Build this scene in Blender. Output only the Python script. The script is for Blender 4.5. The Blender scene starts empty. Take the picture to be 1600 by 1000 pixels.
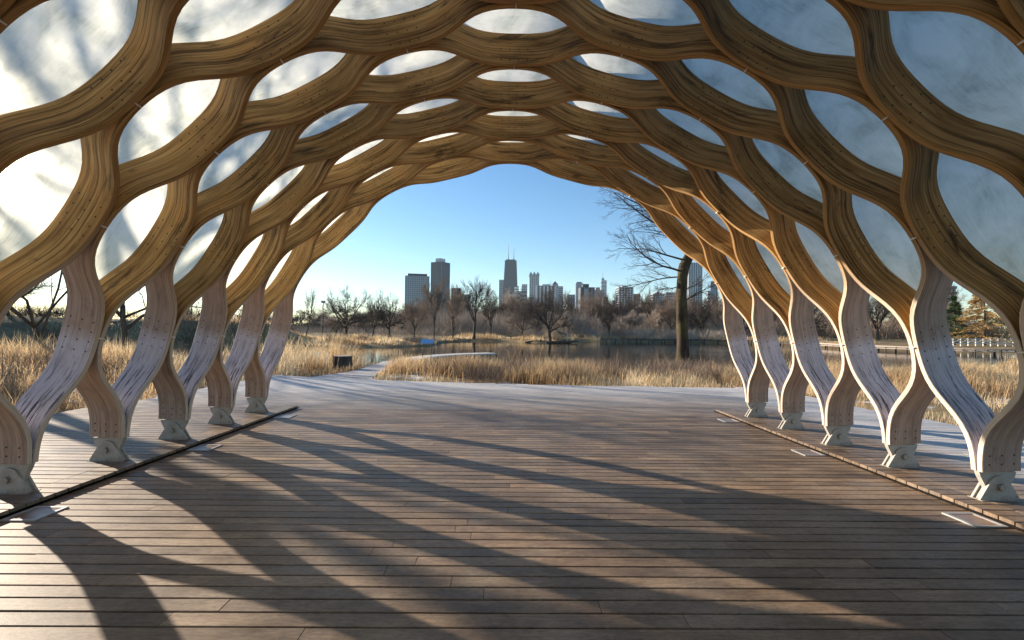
import bpy, math, random
import numpy as np
from mathutils import Vector, Matrix

random.seed(7); np.random.seed(7)
sc = bpy.context.scene
R = math.radians

# ------------------------------------------------------------------ camera
CAMX, CAMH, FPX = -0.0614, 1.65, 720.0
PITCH, ROLL, YAW = R(1.3067), R(0.6677), R(0.7164)
cam_d = bpy.data.cameras.new('camera')
cam_d.sensor_width = 36.0; cam_d.lens = 36.0 * FPX / 1600.0
cam_d.clip_start = 0.05; cam_d.clip_end = 12000
cam = bpy.data.objects.new('camera', cam_d)
sc.collection.objects.link(cam)
cam.matrix_world = (Matrix.Translation((CAMX, 0, CAMH)) @ Matrix.Rotation(-YAW, 4, 'Z')
                    @ Matrix.Rotation(math.pi / 2 + PITCH, 4, 'X') @ Matrix.Rotation(ROLL, 4, 'Z'))
sc.camera = cam

# ------------------------------------------------------------------ sky, sun, exposure
SUN_AZ = R(58.3)      # to the left of straight ahead
SUN_EL = R(16.6)
to_sun = Vector((-math.sin(SUN_AZ) * math.cos(SUN_EL), math.cos(SUN_AZ) * math.cos(SUN_EL), math.sin(SUN_EL)))
w = bpy.data.worlds.new('World'); sc.world = w; w.use_nodes = True
wn = w.node_tree; wn.nodes.clear()
sky = wn.nodes.new('ShaderNodeTexSky'); sky.sky_type = 'NISHITA'; sky.sun_disc = False
sky.sun_elevation = SUN_EL
sky.sun_rotation = -SUN_AZ
sky.air_density = 1.0; sky.dust_density = 0.12; sky.ozone_density = 2.2; sky.altitude = 180
bg = wn.nodes.new('ShaderNodeBackground'); bg.inputs['Strength'].default_value = 0.08
wo = wn.nodes.new('ShaderNodeOutputWorld')
tint = wn.nodes.new('ShaderNodeHueSaturation'); tint.inputs['Saturation'].default_value = 1.2
wn.links.new(sky.outputs[0], tint.inputs['Color']); wn.links.new(tint.outputs[0], bg.inputs[0]); wn.links.new(bg.outputs[0], wo.inputs[0])
sun_d = bpy.data.lights.new('sun', 'SUN'); sun_d.energy = 5.0; sun_d.angle = R(0.53); sun_d.color = (1.0, 0.86, 0.69)
sun = bpy.data.objects.new('sun', sun_d); sc.collection.objects.link(sun)
sun.rotation_euler = to_sun.to_track_quat('Z', 'Y').to_euler()
sun.location = (-30, 30, 40)
sc.view_settings.view_transform = 'Standard'; sc.view_settings.look = 'None'
sc.view_settings.exposure = 1.3; sc.view_settings.gamma = 1.0; sc.view_settings.use_curve_mapping = False
sc.render.engine = 'CYCLES'
cy = sc.cycles
cy.use_denoising = True
cy.max_bounces = 8; cy.diffuse_bounces = 4; cy.glossy_bounces = 3; cy.transmission_bounces = 6; cy.transparent_max_bounces = 8
cy.sample_clamp_indirect = 6.0
cy.caustics_reflective = False; cy.caustics_refractive = False

# ------------------------------------------------------------------ helpers
COL = sc.collection

def link(o, parent=None):
    COL.objects.link(o)
    if parent is not None:
        o.parent = parent
    return o

def tag(o, label=None, cat=None, group=None, kind=None):
    if label: o['label'] = label
    if cat: o['category'] = cat
    if group: o['group'] = group
    if kind: o['kind'] = kind
    return o

def empty(name, loc=(0, 0, 0), rz=0.0, label=None, cat=None, group=None, kind=None):
    o = bpy.data.objects.new(name, None); link(o)
    o.location = loc; o.rotation_euler = (0, 0, rz); o.empty_display_size = 0.2
    return tag(o, label, cat, group, kind)

class MB:
    """collects faces; builds one mesh object"""
    def __init__(s):
        s.v = []; s.f = []; s.smooth = []
    def add(s, vs, fs, smooth=False):
        b = len(s.v); s.v.extend([tuple(p) for p in vs])
        s.f.extend([tuple(b + i for i in f) for f in fs]); s.smooth.extend([smooth] * len(fs))
    def box(s, x0, x1, y0, y1, z0, z1, ch=0.0):
        if ch <= 0:
            vs = [(x, y, z) for z in (z0, z1) for y in (y0, y1) for x in (x0, x1)]
            s.add(vs, [(0, 2, 3, 1), (4, 5, 7, 6), (0, 1, 5, 4), (2, 6, 7, 3), (0, 4, 6, 2), (1, 3, 7, 5)])
        else:
            c = ch
            vs = [(x0, y0, z0), (x1, y0, z0), (x1, y1, z0), (x0, y1, z0),
                  (x0, y0, z1 - c), (x1, y0, z1 - c), (x1, y1, z1 - c), (x0, y1, z1 - c),
                  (x0 + c, y0 + c, z1), (x1 - c, y0 + c, z1), (x1 - c, y1 - c, z1), (x0 + c, y1 - c, z1)]
            s.add(vs, [(0, 3, 2, 1), (0, 1, 5, 4), (1, 2, 6, 5), (2, 3, 7, 6), (3, 0, 4, 7),
                       (4, 5, 9, 8), (5, 6, 10, 9), (6, 7, 11, 10), (7, 4, 8, 11), (8, 9, 10, 11)])
    def obox(s, c, ax, ay, az):
        """oriented box about c with half-axis vectors"""
        c = Vector(c); ax = Vector(ax); ay = Vector(ay); az = Vector(az)
        vs = [c + ax * i + ay * j + az * k for k in (-1, 1) for j in (-1, 1) for i in (-1, 1)]
        s.add(vs, [(0, 2, 3, 1), (4, 5, 7, 6), (0, 1, 5, 4), (2, 6, 7, 3), (0, 4, 6, 2), (1, 3, 7, 5)])
    def beam(s, a, b, w, h=None):
        a = Vector(a); b = Vector(b); d = (b - a); L = d.length; d = d / L
        up = Vector((0, 0, 1)) if abs(d.z) < 0.95 else Vector((0, 1, 0))
        sx = d.cross(up).normalized(); sz = sx.cross(d).normalized()
        s.obox((a + b) / 2, d * L / 2, sx * w / 2, sz * (h or w) / 2)
    def prism(s, poly, axis_o, ux, uy, n, depth):
        """extrude 2-D polygon (in ux,uy about axis_o) along n by depth"""
        o = Vector(axis_o); ux = Vector(ux); uy = Vector(uy); n = Vector(n)
        k = len(poly)
        vs = [o + ux * p[0] + uy * p[1] for p in poly] + [o + ux * p[0] + uy * p[1] + n * depth for p in poly]
        fs = [tuple(range(k))[::-1], tuple(range(k, 2 * k))] + [(i, (i + 1) % k, k + (i + 1) % k, k + i) for i in range(k)]
        s.add(vs, fs)
    def tube(s, pts, rad, n=6, cap=True):
        pts = [Vector(p) for p in pts]; m = len(pts)
        vs = []; ref = Vector((0.31, 0.17, 0.93))
        for i, p in enumerate(pts):
            d = (pts[min(i + 1, m - 1)] - pts[max(i - 1, 0)])
            if d.length < 1e-9: d = Vector((0, 0, 1))
            d.normalize()
            a = d.cross(ref)
            if a.length < 0.05: a = d.cross(Vector((1, 0, 0)))
            a.normalize(); b = d.cross(a)
            for j in range(n):
                t = 2 * math.pi * j / n
                vs.append(p + (a * math.cos(t) + b * math.sin(t)) * rad[i])
        fs = [(i * n + j, i * n + (j + 1) % n, (i + 1) * n + (j + 1) % n, (i + 1) * n + j) for i in range(m - 1) for j in range(n)]
        if cap: fs += [tuple(range(n))[::-1], tuple((m - 1) * n + j for j in range(n))]
        s.add(vs, fs, True)
    def mesh(s, name, mat=None):
        me = bpy.data.meshes.new(name)
        me.from_pydata(s.v, [], s.f)
        me.polygons.foreach_set('use_smooth', s.smooth)
        if mat: me.materials.append(mat)
        me.update()
        return me
    def build(s, name, mat, parent=None, kind=None):
        o = bpy.data.objects.new(name, s.mesh(name, mat)); link(o, parent)
        if kind: o['kind'] = kind
        return o

def np_mesh(name, V, F4=None, F3=None, mat=None, smooth=False, attrs=None, uv=None):
    """fast mesh from numpy arrays; attrs: {name: per-vertex float array}"""
    me = bpy.data.meshes.new(name)
    loops = []; starts = []; totals = []
    n = 0
    if F4 is not None and len(F4):
        loops.append(F4.reshape(-1)); starts.append(np.arange(len(F4)) * 4); totals.append(np.full(len(F4), 4)); n = len(F4) * 4
    if F3 is not None and len(F3):
        loops.append(F3.reshape(-1)); starts.append(n + np.arange(len(F3)) * 3); totals.append(np.full(len(F3), 3))
    loops = np.concatenate(loops).astype(np.int32); starts = np.concatenate(starts).astype(np.int32); totals = np.concatenate(totals).astype(np.int32)
    me.vertices.add(len(V)); me.vertices.foreach_set('co', np.asarray(V, np.float32).reshape(-1))
    me.loops.add(len(loops)); me.loops.foreach_set('vertex_index', loops)
    me.polygons.add(len(starts)); me.polygons.foreach_set('loop_start', starts); me.polygons.foreach_set('loop_total', totals)
    me.polygons.foreach_set('use_smooth', np.full(len(starts), smooth))
    if attrs:
        for k, a in attrs.items():
            at = me.attributes.new(k, 'FLOAT', 'POINT'); at.data.foreach_set('value', np.asarray(a, np.float32))
    if mat: me.materials.append(mat)
    me.update(calc_edges=True); me.validate()
    return me

# ---- node helpers
class NT:
    def __init__(s, name):
        s.m = bpy.data.materials.new(name); s.m.use_nodes = True
        s.t = s.m.node_tree; s.t.nodes.clear()
        s.out = s.t.nodes.new('ShaderNodeOutputMaterial')
    def n(s, typ, **kw):
        nd = s.t.nodes.new('ShaderNode' + typ)
        for k, v in kw.items():
            if k.startswith('_'): setattr(nd, k[1:], v)
            else:
                key = int(k[1:]) if k[0] == 'i' and k[1:].isdigit() else k.replace('__', ' ')
                s.set(nd.inputs[key], v)
        return nd
    def set(s, inp, v):
        if isinstance(v, bpy.types.NodeSocket): s.t.links.new(v, inp)
        elif isinstance(v, bpy.types.Node): s.t.links.new(v.outputs[0], inp)
        else:
            if isinstance(v, (tuple, list)) and len(v) == 3 and inp.type == 'RGBA': v = (*v, 1)
            inp.default_value = v
    def math(s, op, a, b=None, c=None, clamp=False):
        nd = s.t.nodes.new('ShaderNodeMath'); nd.operation = op; nd.use_clamp = clamp
        s.set(nd.inputs[0], a)
        if b is not None: s.set(nd.inputs[1], b)
        if c is not None: s.set(nd.inputs[2], c)
        return nd.outputs[0]
    def mix(s, f, a, b, blend='MIX'):
        nd = s.t.nodes.new('ShaderNodeMix'); nd.data_type = 'RGBA'; nd.blend_type = blend
        s.set(nd.inputs[0], f); s.set(nd.inputs[6], a); s.set(nd.inputs[7], b)
        return nd.outputs[2]
    def ramp(s, fac, stops, interp='LINEAR'):
        nd = s.t.nodes.new('ShaderNodeValToRGB'); cr = nd.color_ramp; cr.interpolation = interp
        while len(cr.elements) < len(stops): cr.elements.new(0.5)
        for e, (p, c) in zip(cr.elements, stops):
            e.position = p
            e.color = (c, c, c, 1) if isinstance(c, (int, float)) else (*c, 1)
        s.set(nd.inputs[0], fac)
        return nd.outputs[0]
    def noise(s, vec, scale=1.0, detail=4.0, rough=0.55, w=None, dist=0.0):
        nd = s.t.nodes.new('ShaderNodeTexNoise')
        if w is not None:
            nd.noise_dimensions = '4D'; s.set(nd.inputs['W'], w)
        s.set(nd.inputs['Vector'], vec); nd.inputs['Scale'].default_value = scale
        nd.inputs['Detail'].default_value = detail; nd.inputs['Roughness'].default_value = rough
        nd.inputs['Distortion'].default_value = dist
        return nd.outputs[0]
    def vmul(s, vec, k, add=None):
        nd = s.t.nodes.new('ShaderNodeVectorMath'); nd.operation = 'MULTIPLY_ADD'
        s.set(nd.inputs[0], vec); nd.inputs[1].default_value = k
        if add is not None: s.set(nd.inputs[2], add)
        return nd.outputs[0]
    def pos(s): return s.t.nodes.new('ShaderNodeNewGeometry').outputs['Position']
    def objc(s): return s.t.nodes.new('ShaderNodeTexCoord').outputs['Object']
    def rnd(s): return s.t.nodes.new('ShaderNodeObjectInfo').outputs['Random']
    def attr(s, name):
        nd = s.t.nodes.new('ShaderNodeAttribute'); nd.attribute_name = name
        return nd.outputs['Fac']
    def sep(s, vec):
        nd = s.t.nodes.new('ShaderNodeSeparateXYZ'); s.set(nd.inputs[0], vec); return nd.outputs
    def bump(s, h, strength=0.3, dist=0.01):
        nd = s.t.nodes.new('ShaderNodeBump'); nd.inputs['Strength'].default_value = strength; nd.inputs['Distance'].default_value = dist
        s.set(nd.inputs['Height'], h); return nd.outputs[0]
    def principled(s, color, rough=0.6, metal=0.0, normal=None, spec=0.5, **kw):
        nd = s.t.nodes.new('ShaderNodeBsdfPrincipled')
        s.set(nd.inputs['Base Color'], color); s.set(nd.inputs['Roughness'], rough); s.set(nd.inputs['Metallic'], metal)
        s.set(nd.inputs['Specular IOR Level'], spec)
        if normal is not None: s.set(nd.inputs['Normal'], normal)
        for k, v in kw.items(): s.set(nd.inputs[k.replace('__', ' ')], v)
        return nd.outputs[0]
    def done(s, shader):
        s.t.links.new(shader, s.out.inputs['Surface']); return s.m

def simple(name, col, rough=0.6, metal=0.0, var=0.15, scale=3.0, spec=0.4):
    t = NT(name)
    nz = t.noise(t.objc(), scale, 4)
    f = t.math('MULTIPLY_ADD', nz, 2 * var, 1 - var)
    c = t.mix(1.0, col, t.n('CombineColor', i0=f, i1=f, i2=f).outputs[0], 'MULTIPLY')
    return t.done(t.principled(c, rough, metal, spec=spec))

# ------------------------------------------------------------------ materials
def mat_wood():
    t = NT('weathered_glulam')
    uv = t.n('UVMap', _uv_map='UVMap').outputs[0]
    rn = t.math('MULTIPLY', t.rnd(), 37.0)
    fine = t.noise(t.vmul(uv, (1.5, 120, 1)), 1.0, 6, 0.7, rn)
    wide = t.noise(t.vmul(uv, (0.7, 19, 1)), 1.0, 6, 0.68, rn, 0.35)
    lines = t.noise(t.vmul(uv, (0.55, 62, 1)), 1.0, 3, 0.55, t.math('ADD', rn, 5.0), 0.25)
    linem = t.ramp(lines, [(0.565, 0.0), (0.60, 0.8), (0.66, 0.9)])
    big = t.noise(t.vmul(uv, (1.6, 4.0, 1)), 1.0, 3, 0.5, rn)
    g = t.math('ADD', t.math('MULTIPLY', fine, 0.42), t.math('MULTIPLY', wide, 0.58))
    brown = t.ramp(g, [(0.34, (0.05, 0.026, 0.010)), (0.42, (0.23, 0.132, 0.048)), (0.49, (0.43, 0.265, 0.105)), (0.57, (0.59, 0.385, 0.168)), (0.68, (0.70, 0.51, 0.27))])
    tone = t.ramp(big, [(0.3, (0.62, 0.58, 0.52)), (0.5, (1, 1, 1)), (0.72, (1.12, 1.0, 0.84))])
    brown = t.mix(1.0, brown, tone, 'MULTIPLY')
    brown = t.mix(t.math('MULTIPLY', linem, 0.75), brown, (0.05, 0.026, 0.010))
    blot = t.noise(t.vmul(uv, (5.0, 9.0, 1)), 1.0, 6, 0.7, t.math('ADD', rn, 21.0))
    brown = t.mix(t.ramp(blot, [(0.60, 0.0), (0.70, 0.55)]), brown, (0.045, 0.028, 0.014))
    # black water stains, stretched along the grain
    st = t.noise(t.vmul(uv, (1.1, 8.0, 1)), 1.0, 6, 0.65, t.math('ADD', rn, 9.0), 1.0)
    stm = t.ramp(st, [(0.54, 0.0), (0.66, 0.85)])
    brown = t.mix(stm, brown, (0.035, 0.022, 0.012))
    ef = t.attr('edgef')
    brown = t.mix(t.math('MULTIPLY', ef, 0.75), brown, t.ramp(fine, [(0.3, (0.20, 0.10, 0.035)), (0.55, (0.46, 0.27, 0.11)), (0.75, (0.60, 0.40, 0.20))]))
    # sun-bleached lower pieces; lavender tint on alternate faces near the feet
    tan = t.ramp(g, [(0.30, (0.14, 0.095, 0.072)), (0.43, (0.30, 0.22, 0.175)), (0.56, (0.44, 0.345, 0.285)), (0.72, (0.58, 0.49, 0.43))])
    lav = t.ramp(g, [(0.30, (0.30, 0.27, 0.275)), (0.45, (0.49, 0.45, 0.48)), (0.6, (0.59, 0.55, 0.58)), (0.75, (0.69, 0.655, 0.68))])
    pale = t.mix(t.attr('lavender'), tan, lav)
    pale = t.mix(t.math('MULTIPLY', linem, 0.35), pale, (0.12, 0.09, 0.075))
    pale = t.mix(1.0, pale, t.ramp(blot, [(0.35, (1.1, 1.1, 1.1)), (0.55, (1, 1, 1)), (0.7, (0.66, 0.63, 0.60))]), 'MULTIPLY')
    peel = t.noise(t.vmul(uv, (2.6, 34, 1)), 1.0, 6, 0.72, t.math('ADD', rn, 3.0), 0.4)
    pale = t.mix(t.math('MULTIPLY', ef, 0.8), pale, t.ramp(fine, [(0.3, (0.40, 0.31, 0.23)), (0.5, (0.66, 0.56, 0.45)), (0.7, (0.78, 0.69, 0.58))]))  # sunlit cream of the rib edges painted into their faces
    low = t.attr('decay')
    peelm = t.math('MULTIPLY', t.ramp(peel, [(0.528, 0.0), (0.565, 1.0)]), low, clamp=True)
    pale = t.mix(peelm, pale, (0.055, 0.05, 0.055))
    col = t.mix(t.attr('bleach'), brown, pale)
    h = t.math('ADD', t.math('MULTIPLY', fine, 0.5), t.math('MULTIPLY', wide, 0.6))
    h = t.math('SUBTRACT', h, t.math('MULTIPLY', peelm, 0.5))
    return t.done(t.principled(col, t.ramp(wide, [(0.3, 0.6), (0.7, 0.78)]), 0, t.bump(h, 0.6, 0.006), 0.25))

def mat_pod():
    t = NT('translucent_fibreglass')
    uv = t.n('UVMap', _uv_map='UVMap').outputs[0]
    rn = t.math('MULTIPLY', t.rnd(), 31.0)
    cl = t.noise(uv, 3.0, 5, 0.6, rn, 0.6)
    fi = t.noise(t.vmul(uv, (9, 60, 1)), 1.0, 3, 0.6, rn)
    su = t.sep(uv)
    # overlapping sheet seams across the pod
    line = t.math('ABSOLUTE', t.math('SUBTRACT', t.math('ADD', su[1], t.math('MULTIPLY', su[0], 0.16)), 0.38))
    seam = t.ramp(line, [(0.0, 0.55), (0.016, 0.25), (0.02, 0.0)])
    f = t.math('ADD', t.math('MULTIPLY', cl, 0.8), t.math('MULTIPLY', fi, 0.2))
    col = t.ramp(f, [(0.34, (0.48, 0.50, 0.43)), (0.47, (0.76, 0.78, 0.70)), (0.60, (0.93, 0.93, 0.85))])
    grime = t.noise(uv, 14.0, 5, 0.7, rn)
    col = t.mix(t.ramp(grime, [(0.62, 0.0), (0.78, 0.4)]), col, (0.30, 0.31, 0.25))
    col = t.mix(seam, col, (0.40, 0.43, 0.42))
    tr = t.n('BsdfTranslucent', Color=col).outputs[0]
    df = t.n('BsdfDiffuse', Color=col).outputs[0]
    clear = t.mix(0.4, col, (0.95, 0.94, 0.84))
    bmp = t.bump(cl, 0.25, 0.02)
    rf = t.n('BsdfRefraction', Color=clear, Roughness=0.62, IOR=1.22, Normal=bmp).outputs[0]
    gl = t.n('BsdfGlossy', Color=(0.9, 0.9, 0.9), Roughness=0.35).outputs[0]
    a = t.n('MixShader', Fac=0.38); t.t.links.new(tr, a.inputs[1]); t.t.links.new(df, a.inputs[2])
    c = t.n('MixShader', Fac=0.12); t.t.links.new(a.outputs[0], c.inputs[1]); t.t.links.new(rf, c.inputs[2])
    b = t.n('MixShader', Fac=0.04); t.t.links.new(c.outputs[0], b.inputs[1]); t.t.links.new(gl, b.inputs[2])
    return t.done(b.outputs[0])

def mat_deck():
    t = NT('composite_decking')
    p = t.pos(); rn = t.math('ADD', t.math('MULTIPLY', t.rnd(), 60.0), t.math('MULTIPLY', t.attr('rnd'), 60.0))
    st = t.noise(t.vmul(p, (3.0, 70, 1)), 1.0, 5, 0.6, rn)
    bl = t.noise(t.vmul(p, (2.0, 5, 1)), 1.0, 5, 0.6, rn)
    tone = t.noise(t.vmul(p, (0.01, 0.01, 0.01)), 1.0, 0, 0.5, rn)
    g = t.math('ADD', t.math('MULTIPLY', st, 0.35), t.math('MULTIPLY', bl, 0.65))
    col = t.ramp(g, [(0.3, (0.088, 0.058, 0.039)), (0.5, (0.172, 0.121, 0.083)), (0.7, (0.30, 0.225, 0.158))])
    tv = t.ramp(tone, [(0.28, (0.60, 0.60, 0.62)), (0.5, (1, 1, 1)), (0.72, (1.42, 1.34, 1.24))])
    col = t.mix(1.0, col, tv, 'MULTIPLY')
    spots = t.noise(p, 22.0, 5, 0.75)
    col = t.mix(t.ramp(spots, [(0.66, 0.0), (0.74, 0.5)]), col, (0.07, 0.06, 0.055))
    pale = t.noise(p, 1.1, 6, 0.65)
    col = t.mix(t.ramp(pale, [(0.47, 0.0), (0.72, 0.5)]), col, (0.30, 0.25, 0.205))
    grit = t.noise(t.vmul(p, (18, 60, 1)), 1.0, 6, 0.75, rn)
    col = t.mix(1.0, col, t.ramp(grit, [(0.34, (0.62, 0.61, 0.60)), (0.5, (1, 1, 1)), (0.66, (1.28, 1.26, 1.24))]), 'MULTIPLY')
    # hoar frost and painted sky sheen, beyond the end arch and right of legs
    s = t.sep(p)
    wob = t.math('MULTIPLY', t.math('SUBTRACT', t.noise(t.vmul(p, (0.35, 0.9, 1)), 1.0, 5, 0.6), 0.5), 3.2)
    fy = t.math('MULTIPLY', t.math('SUBTRACT', t.math('ADD', s[1], wob), 9.3), 0.22, clamp=True)
    fx = t.math('MULTIPLY', t.math('SUBTRACT', t.math('ADD', s[0], t.math('MULTIPLY', wob, 0.4)), 5.5), 1.1, clamp=True)
    fr = t.math('MAXIMUM', fy, fx)
    fine = t.noise(p, 55.0, 4, 0.7)
    fr = t.math('MULTIPLY', fr, t.ramp(t.math('ADD', t.math('MULTIPLY', fine, 0.5), t.math('MULTIPLY', st, 0.5)), [(0.36, 0.25), (0.58, 1.0)]), clamp=True)
    col = t.mix(t.math('MULTIPLY', fr, 0.80), col, (0.74, 0.72, 0.70))
    h = t.math('ADD', t.math('MULTIPLY', grit, 0.6), t.math('MULTIPLY', spots, 0.4))
    rough = t.math('ADD', t.ramp(bl, [(0.3, 0.44), (0.7, 0.64)]), t.math('MULTIPLY', fr, 0.2))
    return t.done(t.principled(col, rough, 0, t.bump(h, 0.5, 0.004), 0.28))

def mat_grass():
    t = NT('dry_prairie_grass')
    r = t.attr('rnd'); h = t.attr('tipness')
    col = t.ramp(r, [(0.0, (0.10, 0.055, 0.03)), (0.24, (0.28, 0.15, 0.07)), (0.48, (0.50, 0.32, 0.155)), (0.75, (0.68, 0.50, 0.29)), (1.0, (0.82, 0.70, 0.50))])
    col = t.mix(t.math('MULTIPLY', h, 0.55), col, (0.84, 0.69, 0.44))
    df = t.n('BsdfDiffuse', Color=col).outputs[0]
    tr = t.n('BsdfTranslucent', Color=col).outputs[0]
    a = t.n('MixShader', Fac=0.5); t.t.links.new(df, a.inputs[1]); t.t.links.new(tr, a.inputs[2])
    return t.done(a.outputs[0])

def mat_ground():
    t = NT('winter_ground')
    p = t.pos()
    a = t.noise(p, 0.35, 6, 0.65); b = t.noise(p, 5.0, 6, 0.7); c = t.noise(p, 34.0, 4, 0.7)
    s = t.sep(p)
    g = t.math('ADD', t.math('MULTIPLY', a, 0.5), t.math('ADD', t.math('MULTIPLY', b, 0.3), t.math('MULTIPLY', c, 0.2)))
    col = t.ramp(g, [(0.30, (0.05, 0.035, 0.022)), (0.45, (0.15, 0.105, 0.055)), (0.55, (0.26, 0.19, 0.095)), (0.68, (0.40, 0.32, 0.18))])
    lawn = t.math('MULTIPLY', t.math('SUBTRACT', s[1], 110.0), 0.02, clamp=True)
    col = t.mix(lawn, col, t.ramp(b, [(0.3, (0.22, 0.17, 0.07)), (0.7, (0.36, 0.28, 0.12))]))
    snow = t.ramp(t.noise(p, 1.3, 5, 0.6), [(0.56, 0.0), (0.63, 0.8)])
    near = t.math('SUBTRACT', 1.0, t.math('MULTIPLY', t.math('SUBTRACT', s[1], 26.0), 0.2, clamp=True))
    snow = t.math('MULTIPLY', snow, near)
    col = t.mix(snow, col, (0.62, 0.64, 0.68))
    return t.done(t.principled(col, 0.9, 0, t.bump(t.math('ADD', b, c), 0.6, 0.05), 0.2))

def mat_water():
    t = NT('pond_water')
    p = t.pos()
    h = t.noise(t.vmul(p, (1.0, 2.4, 1)), 0.9, 3, 0.5)
    h2 = t.noise(t.vmul(p, (1.0, 2.4, 1)), 5.0, 2, 0.5)
    ice = t.ramp(t.noise(p, 0.05, 4, 0.6), [(0.5, 0.02), (0.62, 0.09)])
    hh = t.math('ADD', h, t.math('MULTIPLY', h2, 0.3))
    return t.done(t.principled((0.022, 0.022, 0.018), ice, 0, t.bump(hh, 0.10, 0.05), 0.5, IOR=1.333))

def mat_bark(name, c0, c1, moss=0.0):
    t = NT(name)
    p = t.objc()
    a = t.noise(t.vmul(p, (6, 6, 1.5)), 1.0, 6, 0.7); b = t.noise(p, 0.9, 3, 0.5)
    col = t.ramp(a, [(0.32, c0), (0.66, c1)])
    if moss: col = t.mix(t.math('MULTIPLY', t.ramp(b, [(0.45, 0.0), (0.6, 1.0)]), moss), col, (0.16, 0.15, 0.05))
    return t.done(t.principled(col, 0.9, 0, t.bump(a, 0.8, 0.04), 0.15))

def mat_twig(name, c0, c1):
    t = NT(name)
    col = t.mix(t.noise(t.objc(), 0.7, 3, 0.6), c0, c1)
    return t.done(t.principled(col, 0.85, 0, None, 0.15))

WOOD = mat_wood(); POD = mat_pod(); DECK = mat_deck(); GRASS = mat_grass(); GROUND = mat_ground(); WATER = mat_water()
def mat_steel():
    t = NT('painted_steel')
    p = t.objc(); a = t.noise(p, 7.0, 6, 0.7); b = t.noise(p, 40.0, 4, 0.7); z = t.sep(p)[2]
    col = t.ramp(a, [(0.35, (0.31, 0.295, 0.265)), (0.6, (0.44, 0.425, 0.39))])
    low = t.math('SUBTRACT', 1.0, t.math('MULTIPLY', z, 9.0), clamp=True)
    rust = t.math('MULTIPLY', t.ramp(t.math('ADD', a, t.math('MULTIPLY', low, 0.16)), [(0.62, 0.0), (0.72, 0.7)]), t.ramp(b, [(0.4, 0.3), (0.6, 1.0)]))
    col = t.mix(rust, col, (0.17, 0.10, 0.06))
    return t.done(t.principled(col, 0.55, 0, t.bump(b, 0.06, 0.001), 0.45))
STEEL = mat_steel()
BOLT = simple('dark_steel', (0.06, 0.04, 0.028), 0.5, 0.4, 0.2, 8)
NUT = simple('worn_steel_nut', (0.34, 0.33, 0.31), 0.35, 0.6, 0.15, 12)
WHITE = simple('white_plate', (0.80, 0.79, 0.76), 0.5, 0, 0.05, 5)
GLASSP = simple('floor_light_glass', (0.20, 0.13, 0.09), 0.3, 0.0, 0.45, 14, 0.3)
FRAME = simple('brushed_steel_frame', (0.40, 0.40, 0.40), 0.5, 0.3, 0.1, 9)
BARK = mat_bark('grey_brown_bark', (0.035, 0.028, 0.022), (0.12, 0.095, 0.075))
MOSSY = mat_bark('mossy_bark', (0.016, 0.012, 0.009), (0.085, 0.060, 0.042), 0.25)
TWIG_D = mat_twig('dark_twigs', (0.055, 0.043, 0.037), (0.115, 0.09, 0.074))
TWIG_B = mat_twig('brown_twigs', (0.17, 0.125, 0.095), (0.29, 0.22, 0.168))
TWIG_P = mat_twig('pale_twigs', (0.33, 0.265, 0.21), (0.48, 0.40, 0.33))
EVERG = mat_twig('spruce_needles', (0.028, 0.05, 0.02), (0.07, 0.10, 0.04))
GOLD = mat_twig('rusty_gold_needles', (0.26, 0.16, 0.06), (0.44, 0.30, 0.12))
TIMBER = simple('grey_dock_timber', (0.36, 0.30, 0.25), 0.8, 0, 0.25, 4)
TIMBER_D = simple('dark_wet_timber', (0.06, 0.05, 0.042), 0.8, 0, 0.3, 4)
GAP_SHADE = simple('gap_shade_black', (0.012, 0.010, 0.009), 0.9, 0, 0.2, 4, 0.1)  # blackened so the gaps between planks look shaded
FROSTY = simple('frosted_boards', (0.48, 0.47, 0.46), 0.75, 0, 0.12, 5)
PAINTW = simple('white_railing_paint', (0.56, 0.54, 0.50), 0.7, 0, 0.15, 3)

# ------------------------------------------------------------------ pavilion geometry
P2 = 1.116; Y0 = 4.655; TH = 0.058; DEP = 0.41; GAP = 0.003
J0, J1 = -9, 4                         # rib pairs, last at the far end; unseen rear ones added to darken the foreground
KN = np.array([(4.72, 0.28), (4.583, 1.506), (4.106, 2.642), (3.354, 3.612), (2.3705, 4.355), (1.2265, 4.821), (0, 4.976)])
KN = np.array([(-x, z) for x, z in KN] + [(x, z) for x, z in KN[-2::-1]])       # 13 nodes, left foot to right foot

def spline_tangents(y):
    n = len(y); A = np.zeros((n, n)); b = np.zeros((n, 2))
    A[0, 0] = 2; A[0, 1] = 1; b[0] = 3 * (y[1] - y[0]); A[-1, -1] = 2; A[-1, -2] = 1; b[-1] = 3 * (y[-1] - y[-2])
    for i in range(1, n - 1):
        A[i, i - 1] = 1; A[i, i] = 4; A[i, i + 1] = 1; b[i] = 3 * (y[i + 1] - y[i - 1])
    return np.linalg.solve(A, b)
KT = spline_tangents(KN)

def prof(u):
    """inner arch line: point, tangent (per level), outward normal"""
    i = min(int(math.floor(u)), 11); i = max(i, 0); s = u - i
    p0, p1, m0, m1 = KN[i], KN[i + 1], KT[i], KT[i + 1]
    h = (2 * s**3 - 3 * s**2 + 1, s**3 - 2 * s**2 + s, -2 * s**3 + 3 * s**2, s**3 - s**2)
    d = (6 * s**2 - 6 * s, 3 * s**2 - 4 * s + 1, -6 * s**2 + 6 * s, 3 * s**2 - 2 * s)
    p = h[0] * p0 + h[1] * m0 + h[2] * p1 + h[3] * m1
    t = d[0] * p0 + d[1] * m0 + d[2] * p1 + d[3] * m1
    tn = t / np.linalg.norm(t)
    return p, t, np.array([-tn[1], tn[0]])     # left foot -> right foot; normal points outward

WK = 1.25
def wave(u): return math.tanh(WK * math.cos(math.pi * u)) / math.tanh(WK)
AMP = P2 / 4 - TH / 2 - GAP
SEGL = 1.235

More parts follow.
